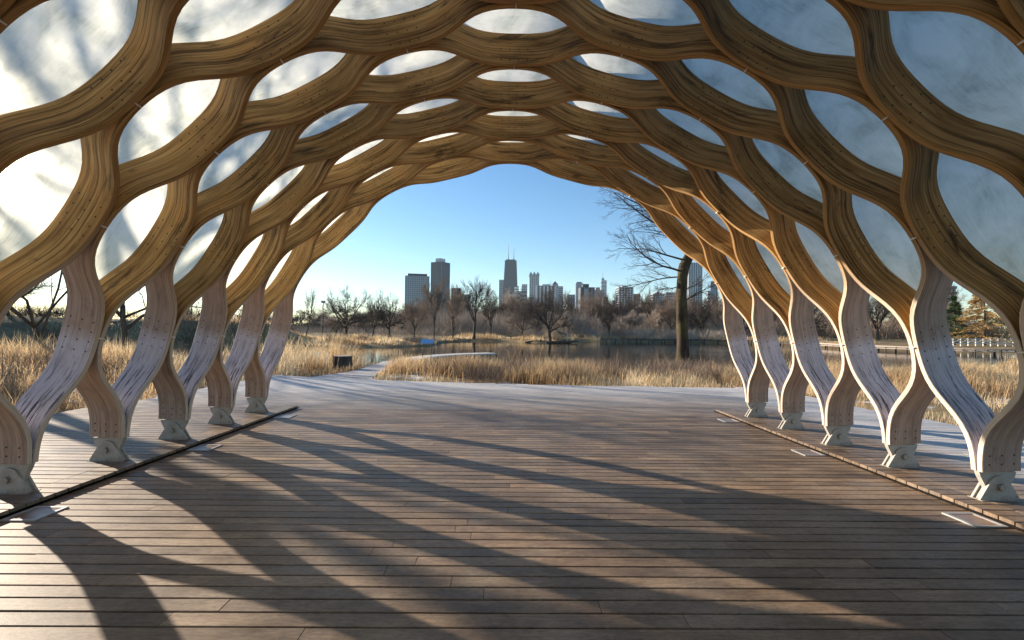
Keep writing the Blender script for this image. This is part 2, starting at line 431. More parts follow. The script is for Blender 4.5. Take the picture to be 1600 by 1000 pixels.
def rib_y(i, u):
    j, odd = divmod(i, 2)
    yj = Y0 + j * P2
    return (yj + P2 / 4 - AMP * wave(u)) if odd else (yj - P2 / 4 + AMP * wave(u))

def frame(i, u):
    p, t, n = prof(u)
    e = 1e-3
    u0, u1 = max(u - e, 0), min(u + e, 12)
    dy = (rib_y(i, u1) - rib_y(i, u0)) / (u1 - u0)
    T = Vector((t[0], dy, t[1])).normalized()
    Nn = Vector((n[0], 0, n[1]))
    B = Nn.cross(T).normalized()
    if B.y < 0: B = -B                   # B points away from the camera (+y)
    c = Vector((p[0], rib_y(i, u), p[1]))
    return c, T, Nn, B

def sstep(a, b, x):
    t = min(max((x - a) / (b - a), 0), 1); return t * t * (3 - 2 * t)

def rib_mesh(i):
    NS = 14; us = [k / NS for k in range(12 * NS + 1)]
    c = 0.005; t = TH / 2
    IN = 0.015
    # ring of 8 corners: (radial, lateral, V coordinate, face family)
    ring = [(IN + c, -t), (DEP - c, -t), (DEP, -t + c), (DEP, t - c), (DEP - c, t), (IN + c, t), (IN, t - c), (IN, -t + c)]
    V = []; UV = []; BL = []; DC = []; GR = []
    odd = i % 2
    for u in us:
        cpt, T, Nn, B = frame(i, u)
        uu = min(u, 12 - u)
        near = 1 - sstep(1.9, 2.1, uu) if odd else 1 - sstep(0.9, 1.12, uu)
        far = 1 - sstep(0.9, 1.12, uu) if odd else 1 - sstep(1.9, 2.1, uu)
        edge = 1 - sstep(1.2, 2.2, uu)
        dec = (1 - sstep(0.35, 1.05, uu)) * (1 if odd else 0.15)
        decf = (1 - sstep(0.35, 0.9, uu)) * (0.12 if odd else 1)
        for k, (r, l) in enumerate(ring):
            V.append(cpt + Nn * r + B * l)
            BL.append((near, near, edge, edge, far, far, edge, edge)[k])
            DC.append((dec, dec, 0, 0, decf, decf, 0, 0)[k])
            gg = 1 - sstep(0.92, 1.06, uu); GR.append((gg * odd, gg * odd, gg * .5, gg * .5, gg * (1 - odd), gg * (1 - odd), gg * .3, gg * .3)[k])
    n = len(us)
    F = []; UVL = []
    vco = [0.0, DEP, DEP + 0.01, DEP + TH, DEP + TH + 0.01, 2 * DEP + TH, 2 * DEP + TH + 0.02, 2 * DEP + 2 * TH, 2 * DEP + 2 * TH + 0.01]
    # every face family gets its own vertices so the colour stays crisp at the arrises
    VV = []; B2 = []; D2 = []; G2 = []; E2 = []
    for k in range(8):
        k2 = (k + 1) % 8
        base = len(VV)
        own = k in (0, 2, 4, 6)
        for s in range(n):
            for q, kk in enumerate((k, k2)):
                VV.append(V[s * 8 + kk])
                src = k if own else ((0, 2, 2, 4, 4, 6, 6, 6)[k])
                B2.append(BL[s * 8 + src]); D2.append(DC[s * 8 + src]); G2.append(GR[s * 8 + src]); E2.append(1.0 if k in (2, 6) else 0.0)
        for s in range(n - 1):
            a = base + s * 2
            F.append((a, a + 1, a + 3, a + 2))
            for (ss, q) in ((s, 0), (s, 1), (s + 1, 1), (s + 1, 0)):
                UVL.append((us[ss] * SEGL, vco[k + q]))
    for s in (0, n - 1):
        b = len(VV)
        for k in range(8):
            VV.append(V[s * 8 + k]); B2.append(1.0); D2.append(0); G2.append(0); E2.append(0)
        F.append(tuple(range(b, b + 8)))
        UVL += [(0.1 * k, 0.03 * k) for k in range(8)]
    me = bpy.data.meshes.new('rib')
    me.from_pydata([tuple(v) for v in VV], [], F)
    uvl = me.uv_layers.new(name='UVMap')
    uvl.data.foreach_set('uv', np.array(UVL, np.float32).reshape(-1))
    for nm, arr in (('bleach', B2), ('decay', D2), ('lavender', G2), ('edgef', E2)):
        at = me.attributes.new(nm, 'FLOAT', 'POINT'); at.data.foreach_set('value', np.array(arr, np.float32))
    import bmesh
    bm = bmesh.new(); bm.from_mesh(me); bmesh.ops.recalc_face_normals(bm, faces=bm.faces); bm.to_mesh(me); bm.free()
    me.polygons.foreach_set('use_smooth', [True] * len(me.polygons))
    me.materials.append(WOOD); me.update()
    return me

def add_bolt(mb, c, n, r=0.0098, h=0.003):
    n = Vector(n); a = n.orthogonal().normalized(); b = n.cross(a)
    k = 7
    vs = [c + (a * math.cos(2 * math.pi * q / k) + b * math.sin(2 * math.pi * q / k)) * r - n * 0.004 for q in range(k)]
    vs += [c + (a * math.cos(2 * math.pi * q / k) + b * math.sin(2 * math.pi * q / k)) * r * 0.9 + n * h for q in range(k)]
    mb.add(vs, [tuple(range(k, 2 * k))] + [(q, (q + 1) % k, k + (q + 1) % k, k + q) for q in range(k)])

pav = empty('pavilion', (0, 0, 0), 0, 'arched open pavilion of curved laminated timber ribs with white translucent pods over the deck', 'pavilion', kind='thing')
for i in range(2 * J0, 2 * J1 + 2):
    rb = bpy.data.objects.new('rib', rib_mesh(i)); link(rb, pav)
    mb = MB()
    odd = i % 2
    for L in range(0, 13):
        even = L % 2 == 0
        # the nearer of a pair shows its bolts on the near side, the farther one on the far side
        nearer = (not odd) if even else bool(odd)
        if L in (0, 12):
            offs = (0.075, 0.165)
            offs = offs if L == 0 else tuple(-o for o in offs)
            rads = (0.085, 0.21, 0.335)
        else:
            offs = (-0.165, -0.055, 0.055, 0.165); rads = (0.075, 0.205, 0.335)
        for o in offs:
            c, T, Nn, B = frame(i, L + o / SEGL)
            sd = -1 if nearer else 1
            for r in rads:
                add_bolt(mb, c + Nn * r + B * (sd * TH / 2), B * sd)
    mb.build('bolt_heads', BOLT, rb, 'stuff')

# node spacer tips on the inner edge
spm = MB(); spm.box(-0.005, 0.005, -0.028, 0.028, -0.010, 0.03); spm = spm.mesh('spacer_plate', WHITE)
for L in range(1, 12):
    p, t, n = prof(L)
    ang = math.atan2(n[0], n[1])
    js = range(J0, J1 + 1) if L % 2 == 0 else range(J0, J1)
    for j in js:
        o = bpy.data.objects.new('spacer_plate', spm); link(o, pav)
        o.location = (p[0], Y0 + j * P2 + (0 if L % 2 == 0 else P2 / 2), p[1]); o.rotation_euler = (0, ang, 0)

# pods: shallow fibreglass domes closing the cells above the second level
def pod_mesh(c, jj):
    """cell centred on level c in the column starting at pair jj"""
    NU, NV = 16, 8
    V = []; UV = []
    # cell closes at levels c-1 and c+1; its near rib and far rib:
    # even c: between node planes jj and jj+1 -> ribs 2jj+1 (near) and 2jj+2 (far)
    # odd  c: around node plane jj -> ribs 2jj (near) and 2jj+1 (far)
    rn_, rf_ = (2 * jj + 1, 2 * jj + 2) if c % 2 == 0 else (2 * jj, 2 * jj + 1)
    for a in range(NU + 1):
        u = c - 1 + 2 * a / NU
        p, t, n = prof(min(max(u, 0), 12))
        y0, y1 = rib_y(rn_, u), rib_y(rf_, u)
        w_ = (y1 - y0) / (P2 - 2 * GAP)
        for b in range(NV + 1):
            v = b / NV
            q = 2 * v - 1
            hgt = DEP + 0.006 + 0.20 * (1 - q * q) * max(w_ - 0.06, 0)
            V.append((p[0] + n[0] * hgt, y0 + (y1 - y0) * v, p[1] + n[1] * hgt))
            UV.append((2 * a / NU, v))
    F = []
    for a in range(NU):
        for b in range(NV):
            k = a * (NV + 1) + b
            F.append((k, k + 1, k + NV + 2, k + NV + 1))
    me = bpy.data.meshes.new('pod_panel'); me.from_pydata(V, [], F)
    uvl = me.uv_layers.new(name='UVMap')
    uvl.data.foreach_set('uv', np.array([UV[i] for f in F for i in f], np.float32).reshape(-1))
    me.polygons.foreach_set('use_smooth', [True] * len(F)); me.materials.append(POD); me.update()
    return me
for c in range(2, 11):
    base = {}
    js = range(J0, J1) if c % 2 == 0 else range(J0, J1 + 1)
    me0 = pod_mesh(c, 0)
    for j in js:
        o = bpy.data.objects.new('pod_panel', me0); link(o, pav); o.location = (0, j * P2, 0)

# feet
def foot_parts(sgn):
    up = MB(); gus = MB(); nut = MB(); pl = MB()
    # shoe under the timber: narrows to the waist, then a tongue between the two gussets
    up.prism([(-.190, .279), (-.178, .236), (-.128, .135), (-.120, .11), (-.185, .005), (.185, .005), (.120, .11), (.128, .135), (.178, .236), (.190, .279)], (0, -.026, 0), (1, 0, 0), (0, 0, 1), (0, 1, 0), .052)
    prof_g = [(-.208, .004)]
    for k in range(0, 13):
        a = R(157 - 134 * k / 12)
        prof_g.append((.112 * math.cos(a), .132 + .112 * math.sin(a)))
    prof_g += [(.208, .004)]
    for yo in (-.050, .028):
        gus.prism(prof_g, (0, yo, 0), (1, 0, 0), (0, 0, 1), (0, 1, 0), .022)
    pl.box(-.212, .212, -.075, .075, 0.0, .004)
    for yy, s in ((-.0505, -1),):
        nut.prism([(.036 * math.cos(R(60 * k + 12)), .036 * math.sin(R(60 * k + 12))) for k in range(6)], (0, yy, .132), (1, 0, 0), (0, 0, 1), (0, s, 0), .030)
    return [('shoe', up.mesh('shoe', STEEL)), ('gusset_plate', gus.mesh('gusset_plate', STEEL)), ('base_plate', pl.mesh('base_plate', STEEL)), ('pin_bolt', nut.mesh('pin_bolt', NUT))]
fp = foot_parts(1)
for j in range(J0, J1 + 1):
    for sgn in (-1, 1):
        f = bpy.data.objects.new('foot_bracket', fp[1][1]); link(f, pav)
        f.location = (sgn * 4.925, Y0 + j * P2, 0)
        for nm, me in (fp[0], fp[2], fp[3]):
            link(bpy.data.objects.new(nm, me), f)
        q = bpy.data.objects.new('pin_bolt', fp[3][1]); link(q, f); q.rotation_euler = (0, 0, math.pi)

# ------------------------------------------------------------------ deck
DZ = -0.058; PIT = 0.139; PW = 0.1265; PT = 0.034
XS = 4.48
um = MB(); um.box(0, 1, 0, PW, -PT, 0)
# chamfered top edges along the length only
um = MB()
c_ = 0.004
vs = [(x, y, z) for x in (0, 1) for (y, z) in ((0, -PT), (PW, -PT), (PW, -c_), (PW - c_, 0), (c_, 0), (0, -c_))]
um.add(vs, [(0, 1, 2, 3, 4, 5), (11, 10, 9, 8, 7, 6)] + [(i, 6 + i, 6 + (i + 1) % 6, (i + 1) % 6) for i in range(6)])
PLK = um.mesh('plank', DECK)
import bmesh
bm = bmesh.new(); bm.from_mesh(PLK); bmesh.ops.recalc_face_normals(bm, faces=bm.faces); bm.to_mesh(PLK); bm.free()

class Planks:
    """the planks that show largest are objects; the rest are joined"""
    def __init__(s, parent): s.p = parent; s.V = []; s.F = []; s.R = []; s.n = 0
    def single(s, x0, x1, y, z):
        o = bpy.data.objects.new('plank', PLK); link(o, s.p)
        o.location = (x0, y, z + random.uniform(-0.0012, 0.0012)); o.scale = (x1 - x0, 1, 1); o.rotation_euler = (random.uniform(-.004, .004), 0, 0); s.n += 1
    def joined(s, x0, x1, y, z, pw=PW):
        b = len(s.V); z += random.uniform(-0.001, 0.001)
        s.V += [(x0, y, z - PT), (x1, y, z - PT), (x1, y + pw, z - PT), (x0, y + pw, z - PT), (x0, y, z), (x1, y, z), (x1, y + pw, z), (x0, y + pw, z)]
        s.F += [(b + 4, b + 5, b + 6, b + 7), (b, b + 1, b + 5, b + 4), (b + 1, b + 2, b + 6, b + 5), (b + 2, b + 3, b + 7, b + 6), (b + 3, b, b + 4, b + 7)]
        s.R += [random.random()] * 8
    def finish(s, name='planks'):
        if s.V:
            me = np_mesh(name, np.array(s.V), np.array(s.F), mat=DECK, attrs={'rnd': s.R})
            o = bpy.data.objects.new(name, me); link(o, s.p); o['kind'] = 'stuff'

def cuts(x0, x1, lo=2.0, hi=3.7):
    xs = [x0]; x = x0 + random.uniform(0.6, hi)
    while x < x1 - 0.7:
        xs.append(x); x += random.uniform(lo, hi)
    return xs + [x1]

deck = empty('deck', (0, 0, 0), kind='structure')
pk = Planks(deck)
def far_edge(x):      # curved front edge of the deck
    return 14.35 + 0.010 * (x - 6) ** 2 + (0.0 if x > -4 else 0.02 * (x + 4) ** 2)
y = -8.2 + PIT * 0.37
while y < 18:
    if y < 9.93: a, b = -XS + 0.004, XS - 0.004
    else: a, b = -8.5, 8.25
    xs = cuts(a, b)
    for q in range(len(xs) - 1):
        x0, x1 = xs[q] + 0.002, xs[q + 1] - 0.002
        mid = (x0 + x1) / 2
        if y > 13.5:
            # clip to the curved edge in short lengths
            x = x0
            while x < x1 - 1e-6:
                xe = min(x + 0.45, x1)
                if y < far_edge((x + xe) / 2): pk.joined(x, xe, y, DZ)
                x = xe
            continue
        vis = 2.2 < y < 9.9 and abs(mid) < y * 1.25 + 2
        if vis and pk.n < 290: pk.single(x0, x1, y, DZ)
        else: pk.joined(x0, x1, y, DZ)
    y += PIT
pk.finish()
sub = MB(); sub.box(-8.3, 8.1, -8.2, 13.9, -0.16, -0.10); sub.build('joist_bed', GAP_SHADE, deck)

for sgn, nm in ((-1, 'side_platform'), (1, 'side_platform')):
    pl = empty(nm, (0, 0, 0), kind='structure')
    pk = Planks(pl)
    y = -8.2 + PIT * 0.37
    while y < 9.88:
        e0, e1 = (XS, XS + 0.30) if sgn > 0 else (-XS - 0.30, -XS)
        o0, o1 = (XS + 0.305, 8.25) if sgn > 0 else (-8.5, -XS - 0.305)
        big = y > 2.6
        # short edge block, then the long planks
        (pk.single if big and y < 8 else pk.joined)(e0, e1, y, 0.0)
        xs = cuts(o0, o1, 1.6, 3.2)
        for q in range(len(xs) - 1):
            (pk.single if big else pk.joined)(xs[q] + 0.002, xs[q + 1] - 0.002, y, 0.0)
        y += PIT
    pk.finish()
    mb = MB()
    xa, xb = sorted((sgn * (XS + 0.02), sgn * 8.2))
    mb.box(xa, xb, -8.1, 9.93, -0.095, -PT - 0.012); mb.build('joist_bed', GAP_SHADE, pl)

# glass lights let into the deck beside the steps
def floor_light(sgn, y, label):
    r = empty('floor_light', (sgn * 4.29, y * 1.027, DZ), 0, label, 'floor light', 'lights let into the deck')
    fr = MB()
    a, b, t = 0.15, 0.16, 0.03
    for (x0, x1, y0, y1) in ((-a, a, -b, -b + t), (-a, a, b - t, b), (-a, -a + t, -b + t, b - t), (a - t, a, -b + t, b - t)):
        fr.box(x0, x1, y0, y1, 0.0, 0.012)
    fr.build('frame', FRAME, r)
    g = MB(); g.box(-a + t, a - t, -b + t, b - t, 0.0, 0.008); g.build('glass', GLASSP, r)
for sgn, s_ in ((-1, 'left'), (1, 'right')):
    for q, (y, wd) in enumerate(((4.14, 'nearest'), (6.42, 'middle'), (8.72, 'farthest'))):
        floor_light(sgn, y, '%s square floor light let into the deck along the %s step' % (wd, s_))

# ------------------------------------------------------------------ ground and pond
WZ = -1.0
POND = [(-46, 40), (-30, 33), (-18, 28), (-6, 27), (6, 26.5), (16, 26), (24, 27), (34, 33), (50, 46), (66, 56), (82, 62), (84, 74), (70, 92), (64, 112), (48, 122),
        (30, 122), (18, 118), (12, 104), (6, 101), (3, 108), (-8, 112), (-13, 96), (-12, 76), (-16, 68), (-26, 66), (-36, 66), (-48, 60)]
def poly_sd(px, py, poly):
    """signed distance (negative inside), numpy"""
    px = np.asarray(px, float); py = np.asarray(py, float)
    d = np.full(px.shape, 1e18); ins = np.zeros(px.shape, bool)
    n = len(poly)
    for i in range(n):
        ax, ay = poly[i]; bx, by = poly[(i + 1) % n]
        ex, ey = bx - ax, by - ay
        t = np.clip(((px - ax) * ex + (py - ay) * ey) / (ex * ex + ey * ey), 0, 1)
        d = np.minimum(d, (px - ax - ex * t) ** 2 + (py - ay - ey * t) ** 2)
        c = ((ay > py) != (by > py)) & (px < (bx - ax) * (py - ay) / (by - ay + 1e-12) + ax)
        ins ^= c
    return np.where(ins, -1, 1) * np.sqrt(d)
def vnoise(x, y, s, seed=0):
    x = x / s + seed * 17.3; y = y / s + seed * 9.1
    return (np.sin(x * 1.3 + np.sin(y * 1.7)) + np.sin(y * 1.1 + 1.3 * np.sin(x * 0.9 + 2)) + np.sin((x + y) * 0.77 + 4)) / 3
def gz(x, y):
    x = np.asarray(x, float); y = np.asarray(y, float)
    sd = poly_sd(x, y, POND) + 0.8 * vnoise(x, y, 3.0, 1)
    bank = np.clip(sd / 7.0, -0.35, 1.0)
    z = WZ + np.where(bank > 0, 0.72 * np.sqrt(np.clip(bank, 0, 1)), bank * 2.0)
    z = z + 0.06 * vnoise(x, y, 2.2, 2) * (bank > 0.1)
    far = np.clip((y - 70) / 60, 0, 1)
    z = z + far * 0.35 * (bank > 0)
    # low embankment along the left
    ex = np.clip((-x - 22 - 0.25 * np.maximum(y - 40, 0)) / 9, 0, 1) * np.clip((y - 30) / 15, 0, 1) * np.clip((95 - y) / 20, 0, 1)
    z = z + 2.9 * ex * ex * (3 - 2 * ex) * (sd > 0) * np.clip(sd / 6, 0, 1)
    # under the deck
    dd = np.maximum(np.abs(x) - 8.0, y - 13.6)
    k = np.clip((dd + 0.3) / 1.2, 0, 1)
    return np.where(y > -60, (1 - k) * (-0.40) + k * z, z)

def axis(lo, hi, mid0, mid1, step, grow=1.09):
    out = list(np.arange(mid0, mid1 + 1e-6, step)); s = step; v = mid1
    while v < hi: s *= grow; v += s; out.append(v)
    s = step; v = mid0; pre = []
    while v > lo: s *= grow; v -= s; pre.append(v)
    return np.array(pre[::-1] + out)
gx = axis(-2600, 2600, -30, 34, 0.55); gy = axis(-260, 3700, -2, 70, 0.55)
GX, GY = np.meshgrid(gx, gy); GZ = gz(GX, GY)
nx, ny = len(gx), len(gy)
idx = np.arange(nx * ny).reshape(ny, nx)
F4 = np.stack([idx[:-1, :-1], idx[:-1, 1:], idx[1:, 1:], idx[1:, :-1]], -1).reshape(-1, 4)
gm = np_mesh('ground', np.stack([GX, GY, GZ], -1).reshape(-1, 3), F4, mat=GROUND, smooth=True)
o = bpy.data.objects.new('ground', gm); link(o); o['kind'] = 'structure'
wm = MB(); wm.add([(-60, 18, WZ), (100, 18, WZ), (100, 135, WZ), (-60, 135, WZ)], [(0, 1, 2, 3)])
wm.build('pond_water', WATER, None, 'structure')

def mat_path():
    t = NT('frosted_gravel_path')
    p = t.pos(); a = t.noise(p, 1.6, 6, 0.7); b = t.noise(p, 28.0, 5, 0.75)
    g = t.math('ADD', t.math('MULTIPLY', a, 0.6), t.math('MULTIPLY', b, 0.4))
    col = t.ramp(g, [(0.36, (0.15, 0.125, 0.10)), (0.48, (0.33, 0.30, 0.28)), (0.60, (0.56, 0.56, 0.57))])
    return t.done(t.principled(col, 0.9, 0, t.bump(b, 0.5, 0.02), 0.2))
PATHM = mat_path()
# frosty path from the deck to the dock
pts = [(-6.1, 15.2, 2.0), (-6.1, 17.0, 1.15), (-6.1, 19.5, 0.72), (-6.3, 22, 0.6), (-6.8, 25, 0.55), (-7.2, 29.5, 0.55)]
mb = MB(); vs = []
for i in range(len(pts) - 1):
    (xa, ya, wa), (xb, yb, wb) = pts[i], pts[i + 1]
    for q in range(6):
        f = q / 6; x = xa + (xb - xa) * f; y = ya + (yb - ya) * f; ww = wa + (wb - wa) * f
        z = -0.10 - 0.25 * min(max((y - 15) / 12, 0), 1)
        vs += [(x - ww, y, z), (x + ww, y, z)]
n = len(vs) // 2
mb.add(vs, [(2 * i, 2 * i + 1, 2 * i + 3, 2 * i + 2) for i in range(n - 1)])
mb.build('path', PATHM, None, 'structure')

# ------------------------------------------------------------------ grass
def blades(xy, z0, h, wdt, lean, rnd, name, parent=None):
    n = len(xy)
    ang = np.random.rand(n) * 2 * np.pi
    la = np.random.rand(n) * 2 * np.pi
    lx, ly = np.cos(la) * lean * h, np.sin(la) * lean * h
    lx = lx + 0.10 * h; ly = ly - 0.05 * h
    wx, wy = np.cos(ang) * wdt / 2, np.sin(ang) * wdt / 2
    x, y = xy[:, 0], xy[:, 1]
    z1 = z0 + h * 0.55; z2 = z0 + h * (1 - 0.35 * lean)
    V = np.stack([np.stack([x - wx, y - wy, z0], -1), np.stack([x + wx, y + wy, z0], -1),
                  np.stack([x - wx * .8 + lx * .32, y - wy * .8 + ly * .32, z1], -1), np.stack([x + wx * .8 + lx * .32, y + wy * .8 + ly * .32, z1], -1),
                  np.stack([x + lx, y + ly, z2], -1)], 1).reshape(-1, 3)
    b = np.arange(n) * 5
    F4 = np.stack([b, b + 1, b + 3, b + 2], -1); F3 = np.stack([b + 2, b + 3, b + 4], -1)
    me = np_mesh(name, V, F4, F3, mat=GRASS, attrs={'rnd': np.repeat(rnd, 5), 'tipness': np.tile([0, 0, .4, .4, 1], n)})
    o = bpy.data.objects.new(name, me); link(o, parent); o['kind'] = 'stuff'
    return o

def scatter(n, x0, x1, y0, y1, fn):
    x = np.random.uniform(x0, x1, n); y = np.random.uniform(y0, y1, n)
    k = np.random.rand(n) < fn(x, y)
    return np.stack([x[k], y[k]], -1)

def clumped(x, y, s, seed):
    return np.clip(0.5 + 0.9 * vnoise(x, y, s, seed), 0, 1)
def in_path(x, y):
    px = np.interp(y, [p[1] for p in pts], [p[0] for p in pts]); pw = np.interp(y, [p[1] for p in pts], [p[2] for p in pts])
    return (np.abs(x - px) < pw + 0.05) & (y < 32)
def off_deck(x, y):
    fe = 14.35 + 0.010 * (x - 6) ** 2 + np.where(x > -4, 0, 0.02 * (x + 4) ** 2)
    stump = (np.abs(x + 7.8) < 0.6) & (np.abs(y - 21.7) < 0.9)
    return (np.maximum(np.abs(x + 0.12) - 8.55, y - fe - 0.25) > 0) & ~in_path(x, y) & ~stump
def prairie(n, x0, x1, y0, y1, hmax, name, wd=0.011, seed=3, dens=None, hfun=None):
    def fn(x, y):
        sd = poly_sd(x, y, POND)
        f = np.clip(clumped(x, y, 0.8, seed) * 1.6 - 0.3, 0.03, 1)
        if dens is not None: f = f * dens(x, y)
        return f * off_deck(x, y) * (sd > 0.3)
    xy = scatter(n, x0, x1, y0, y1, fn)
    x, y = xy[:, 0], xy[:, 1]
    cl = clumped(x, y, 1.5, seed + 2)
    h = hmax * (0.35 + 0.65 * cl) * np.random.uniform(0.5, 1.05, len(x))
    h = h * (0.45 + 0.75 * clumped(x, y, 3.1, seed + 9))
    if hfun is not None: h = h * hfun(x, y)
    rnd = np.clip(0.24 + 0.62 * clumped(x, y, 1.7, seed + 5) + np.random.normal(0, 0.2, len(x)), 0, 1)
    return blades(xy, gz(x, y) - 0.02, h, np.random.uniform(0.6, 1.4, len(x)) * wd, np.random.uniform(0.05, 0.65, len(x)), rnd, name)
near_low = lambda x, y: np.clip((np.maximum(np.abs(x) - 8.5, y - 15.0) - 0.1) / 2.5 + 0.25, 0.25, 1)
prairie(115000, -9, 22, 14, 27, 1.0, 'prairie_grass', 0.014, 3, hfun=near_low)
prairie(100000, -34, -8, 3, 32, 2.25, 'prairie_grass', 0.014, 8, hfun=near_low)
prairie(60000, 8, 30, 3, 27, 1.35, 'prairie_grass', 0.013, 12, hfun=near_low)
prairie(34000, -52, -8, 60, 84, 1.3, 'bank_grass', 0.05, 15)
prairie(60000, -14, 90, 95, 140, 1.7, 'bank_grass', 0.06, 18, dens=lambda x, y: (poly_sd(x, y, POND) < 9))
prairie(22000, 30, 95, 28, 66, 1.1, 'bank_grass', 0.035, 21)

# ------------------------------------------------------------------ trees
def grow(rng, h, r0, kind='oak', lean=(0, 0), trunk_frac=0.3, spread=1.0, levels=4, twigs=1.0, droop=0.0, rmin=0.023):
    """returns (trunk MB, crown MB): a tapered trunk with limbs, then branches and twigs"""
    tr, cr = MB(), MB()
    def path(p, d, L, n, wig, up):
        pts = [p.copy()]; d = d.normalized()
        for k in range(n):
            d = (d + Vector((rng.gauss(0, wig), rng.gauss(0, wig), rng.gauss(0, wig) + up))).normalized()
            p = p + d * (L / n); pts.append(p.copy())
        return pts, d
    def branch(p, d, L, r, lev):
        n = 5 if lev <= 1 else (4 if lev == 2 else (3 if lev == 3 else 2))
        up = (0.10 - droop * 0.16) if lev >= 1 else 0.05
        if kind == 'oak' and lev == 1: up = 0.13
        ptsb, dd = path(p, d, L, n, 0.20 if lev >= 1 else 0.1, up)
        rt = r * (0.42 if lev < levels else 0.25)
        rad = [r + (rt - r) * k / n for k in range(n + 1)]
        (tr if lev <= 1 else cr).tube(ptsb, rad, 7 if lev == 0 else (5 if lev == 1 else 3), cap=lev <= 1)
        if lev >= levels: return
        nc = {0: 6, 1: 7, 2: 8, 3: 9, 4: 5}[lev]
        nc = max(2, int(nc * (twigs if lev >= 2 else 1) + rng.random()))
        for c in range(nc):
            f = (0.25 + 0.75 * (c + rng.random() * 0.8) / nc) if lev else 0
            f = min(f, 1.0)
            x = f * n; k = min(int(x), n - 1); q = ptsb[k].lerp(ptsb[k + 1], x - k)
            dl = (ptsb[k + 1] - ptsb[k]).normalized()
            side = Vector((rng.gauss(0, 1), rng.gauss(0, 1), rng.gauss(0, 0.55)))
            side = (side - dl * side.dot(dl)).normalized()
            a = rng.uniform(0.55, 1.1) * spread
            nd = (dl * math.cos(a) + side * math.sin(a))
            if droop and lev >= 1: nd.z -= droop * 0.35
            branch(q, nd, L * rng.uniform(0.45, 0.72) * (1.05 - 0.3 * f), max(rad[k] * rng.uniform(0.42, 0.62), rmin), lev + 1)
    # trunk
    th = h * trunk_frac
    tp, td = path(Vector((0, 0, -0.3)), Vector((lean[0], lean[1], 1)), th + 0.3, 5, 0.05, 0.06)
    rad = [r0 * (1.35 if k == 0 else 1.0 - 0.25 * k / 5) for k in range(6)]
    tr.tube(tp, rad, 8)
    nl = rng.randint(7, 9) if kind == 'oak' else rng.randint(5, 7)
    for c in range(nl):
        a = 2 * math.pi * (c + rng.random() * 0.7) / nl
        inc = (rng.uniform(0.55, 1.25) if kind == 'oak' else rng.uniform(0.35, 0.95)) * spread if c else 0.15
        d = Vector((math.cos(a) * math.sin(inc) + lean[0] * .5, math.sin(a) * math.sin(inc) + lean[1] * .5, math.cos(inc)))
        k = rng.choice((3, 4, 5, 5)) if c else 5
        branch(tp[k], d, (h - th) * (rng.uniform(0.72, 0.98) if kind == 'oak' else rng.uniform(0.62, 0.85)) * (1.0 if c else 0.9), rad[k] * rng.uniform(0.55, 0.75), 1)
    return tr, cr

PROTO = {}
def proto(key, seed, bark, twig, **kw):
    rng = random.Random(seed)
    tr, cr = grow(rng, **kw)
    zs = sorted(v[2] for v in cr.v); hh = zs[int(len(zs) * 0.985)]
    ww = sorted(math.hypot(v[0], v[1]) for v in cr.v)[int(len(cr.v) * .93)] * 2
    PROTO[key] = (tr.mesh('trunk', bark), cr.mesh('crown', twig), hh, ww)
proto('oak_a', 11, BARK, TWIG_D, h=12, r0=0.48, kind='oak', trunk_frac=0.26, spread=1.15, levels=4)
proto('oak_b', 12, BARK, TWIG_D, h=12, r0=0.46, kind='oak', trunk_frac=0.3, spread=1.05, levels=4)
proto('vase', 13, BARK, TWIG_D, h=14, r0=0.42, kind='elm', trunk_frac=0.34, spread=0.7, levels=4)
proto('brown_a', 14, BARK, TWIG_B, h=11, r0=0.25, kind='elm', trunk_frac=0.22, spread=0.95, levels=4, twigs=1.1, rmin=0.018)
proto('brown_b', 15, BARK, TWIG_B, h=10, r0=0.22, kind='oak', trunk_frac=0.2, spread=1.1, levels=4, twigs=1.2)
proto('tall', 16, BARK, TWIG_B, h=15, r0=0.22, kind='elm', trunk_frac=0.4, spread=0.55, levels=4)
proto('pale', 17, BARK, TWIG_P, h=9, r0=0.16, kind='elm', trunk_frac=0.16, spread=0.8, levels=4, twigs=1.25)
proto('near_a', 21, BARK, TWIG_D, h=13, r0=0.13, kind='elm', trunk_frac=0.14, spread=1.0, levels=4, lean=(-0.25, 0.1), rmin=0.006, twigs=0.4)
proto('near_b', 22, BARK, TWIG_D, h=13, r0=0.13, kind='elm', trunk_frac=0.16, spread=0.9, levels=4, rmin=0.006, twigs=0.4)
proto('high', 24, BARK, TWIG_D, h=18, r0=0.20, kind='elm', trunk_frac=0.56, spread=0.95, levels=4, rmin=0.008, twigs=0.5)
proto('limby', 27, BARK, TWIG_D, h=13, r0=0.18, kind='oak', trunk_frac=0.26, spread=1.0, levels=3, rmin=0.020, twigs=0.6)
proto('leaner', 18, BARK, TWIG_D, h=10, r0=0.22, kind='oak', trunk_frac=0.5, spread=0.9, levels=3, lean=(0.55, 0.0))
proto('big', 19, BARK, TWIG_D, h=16, r0=0.55, kind='oak', trunk_frac=0.3, spread=1.0, levels=4, lean=(-0.2, 0.1))

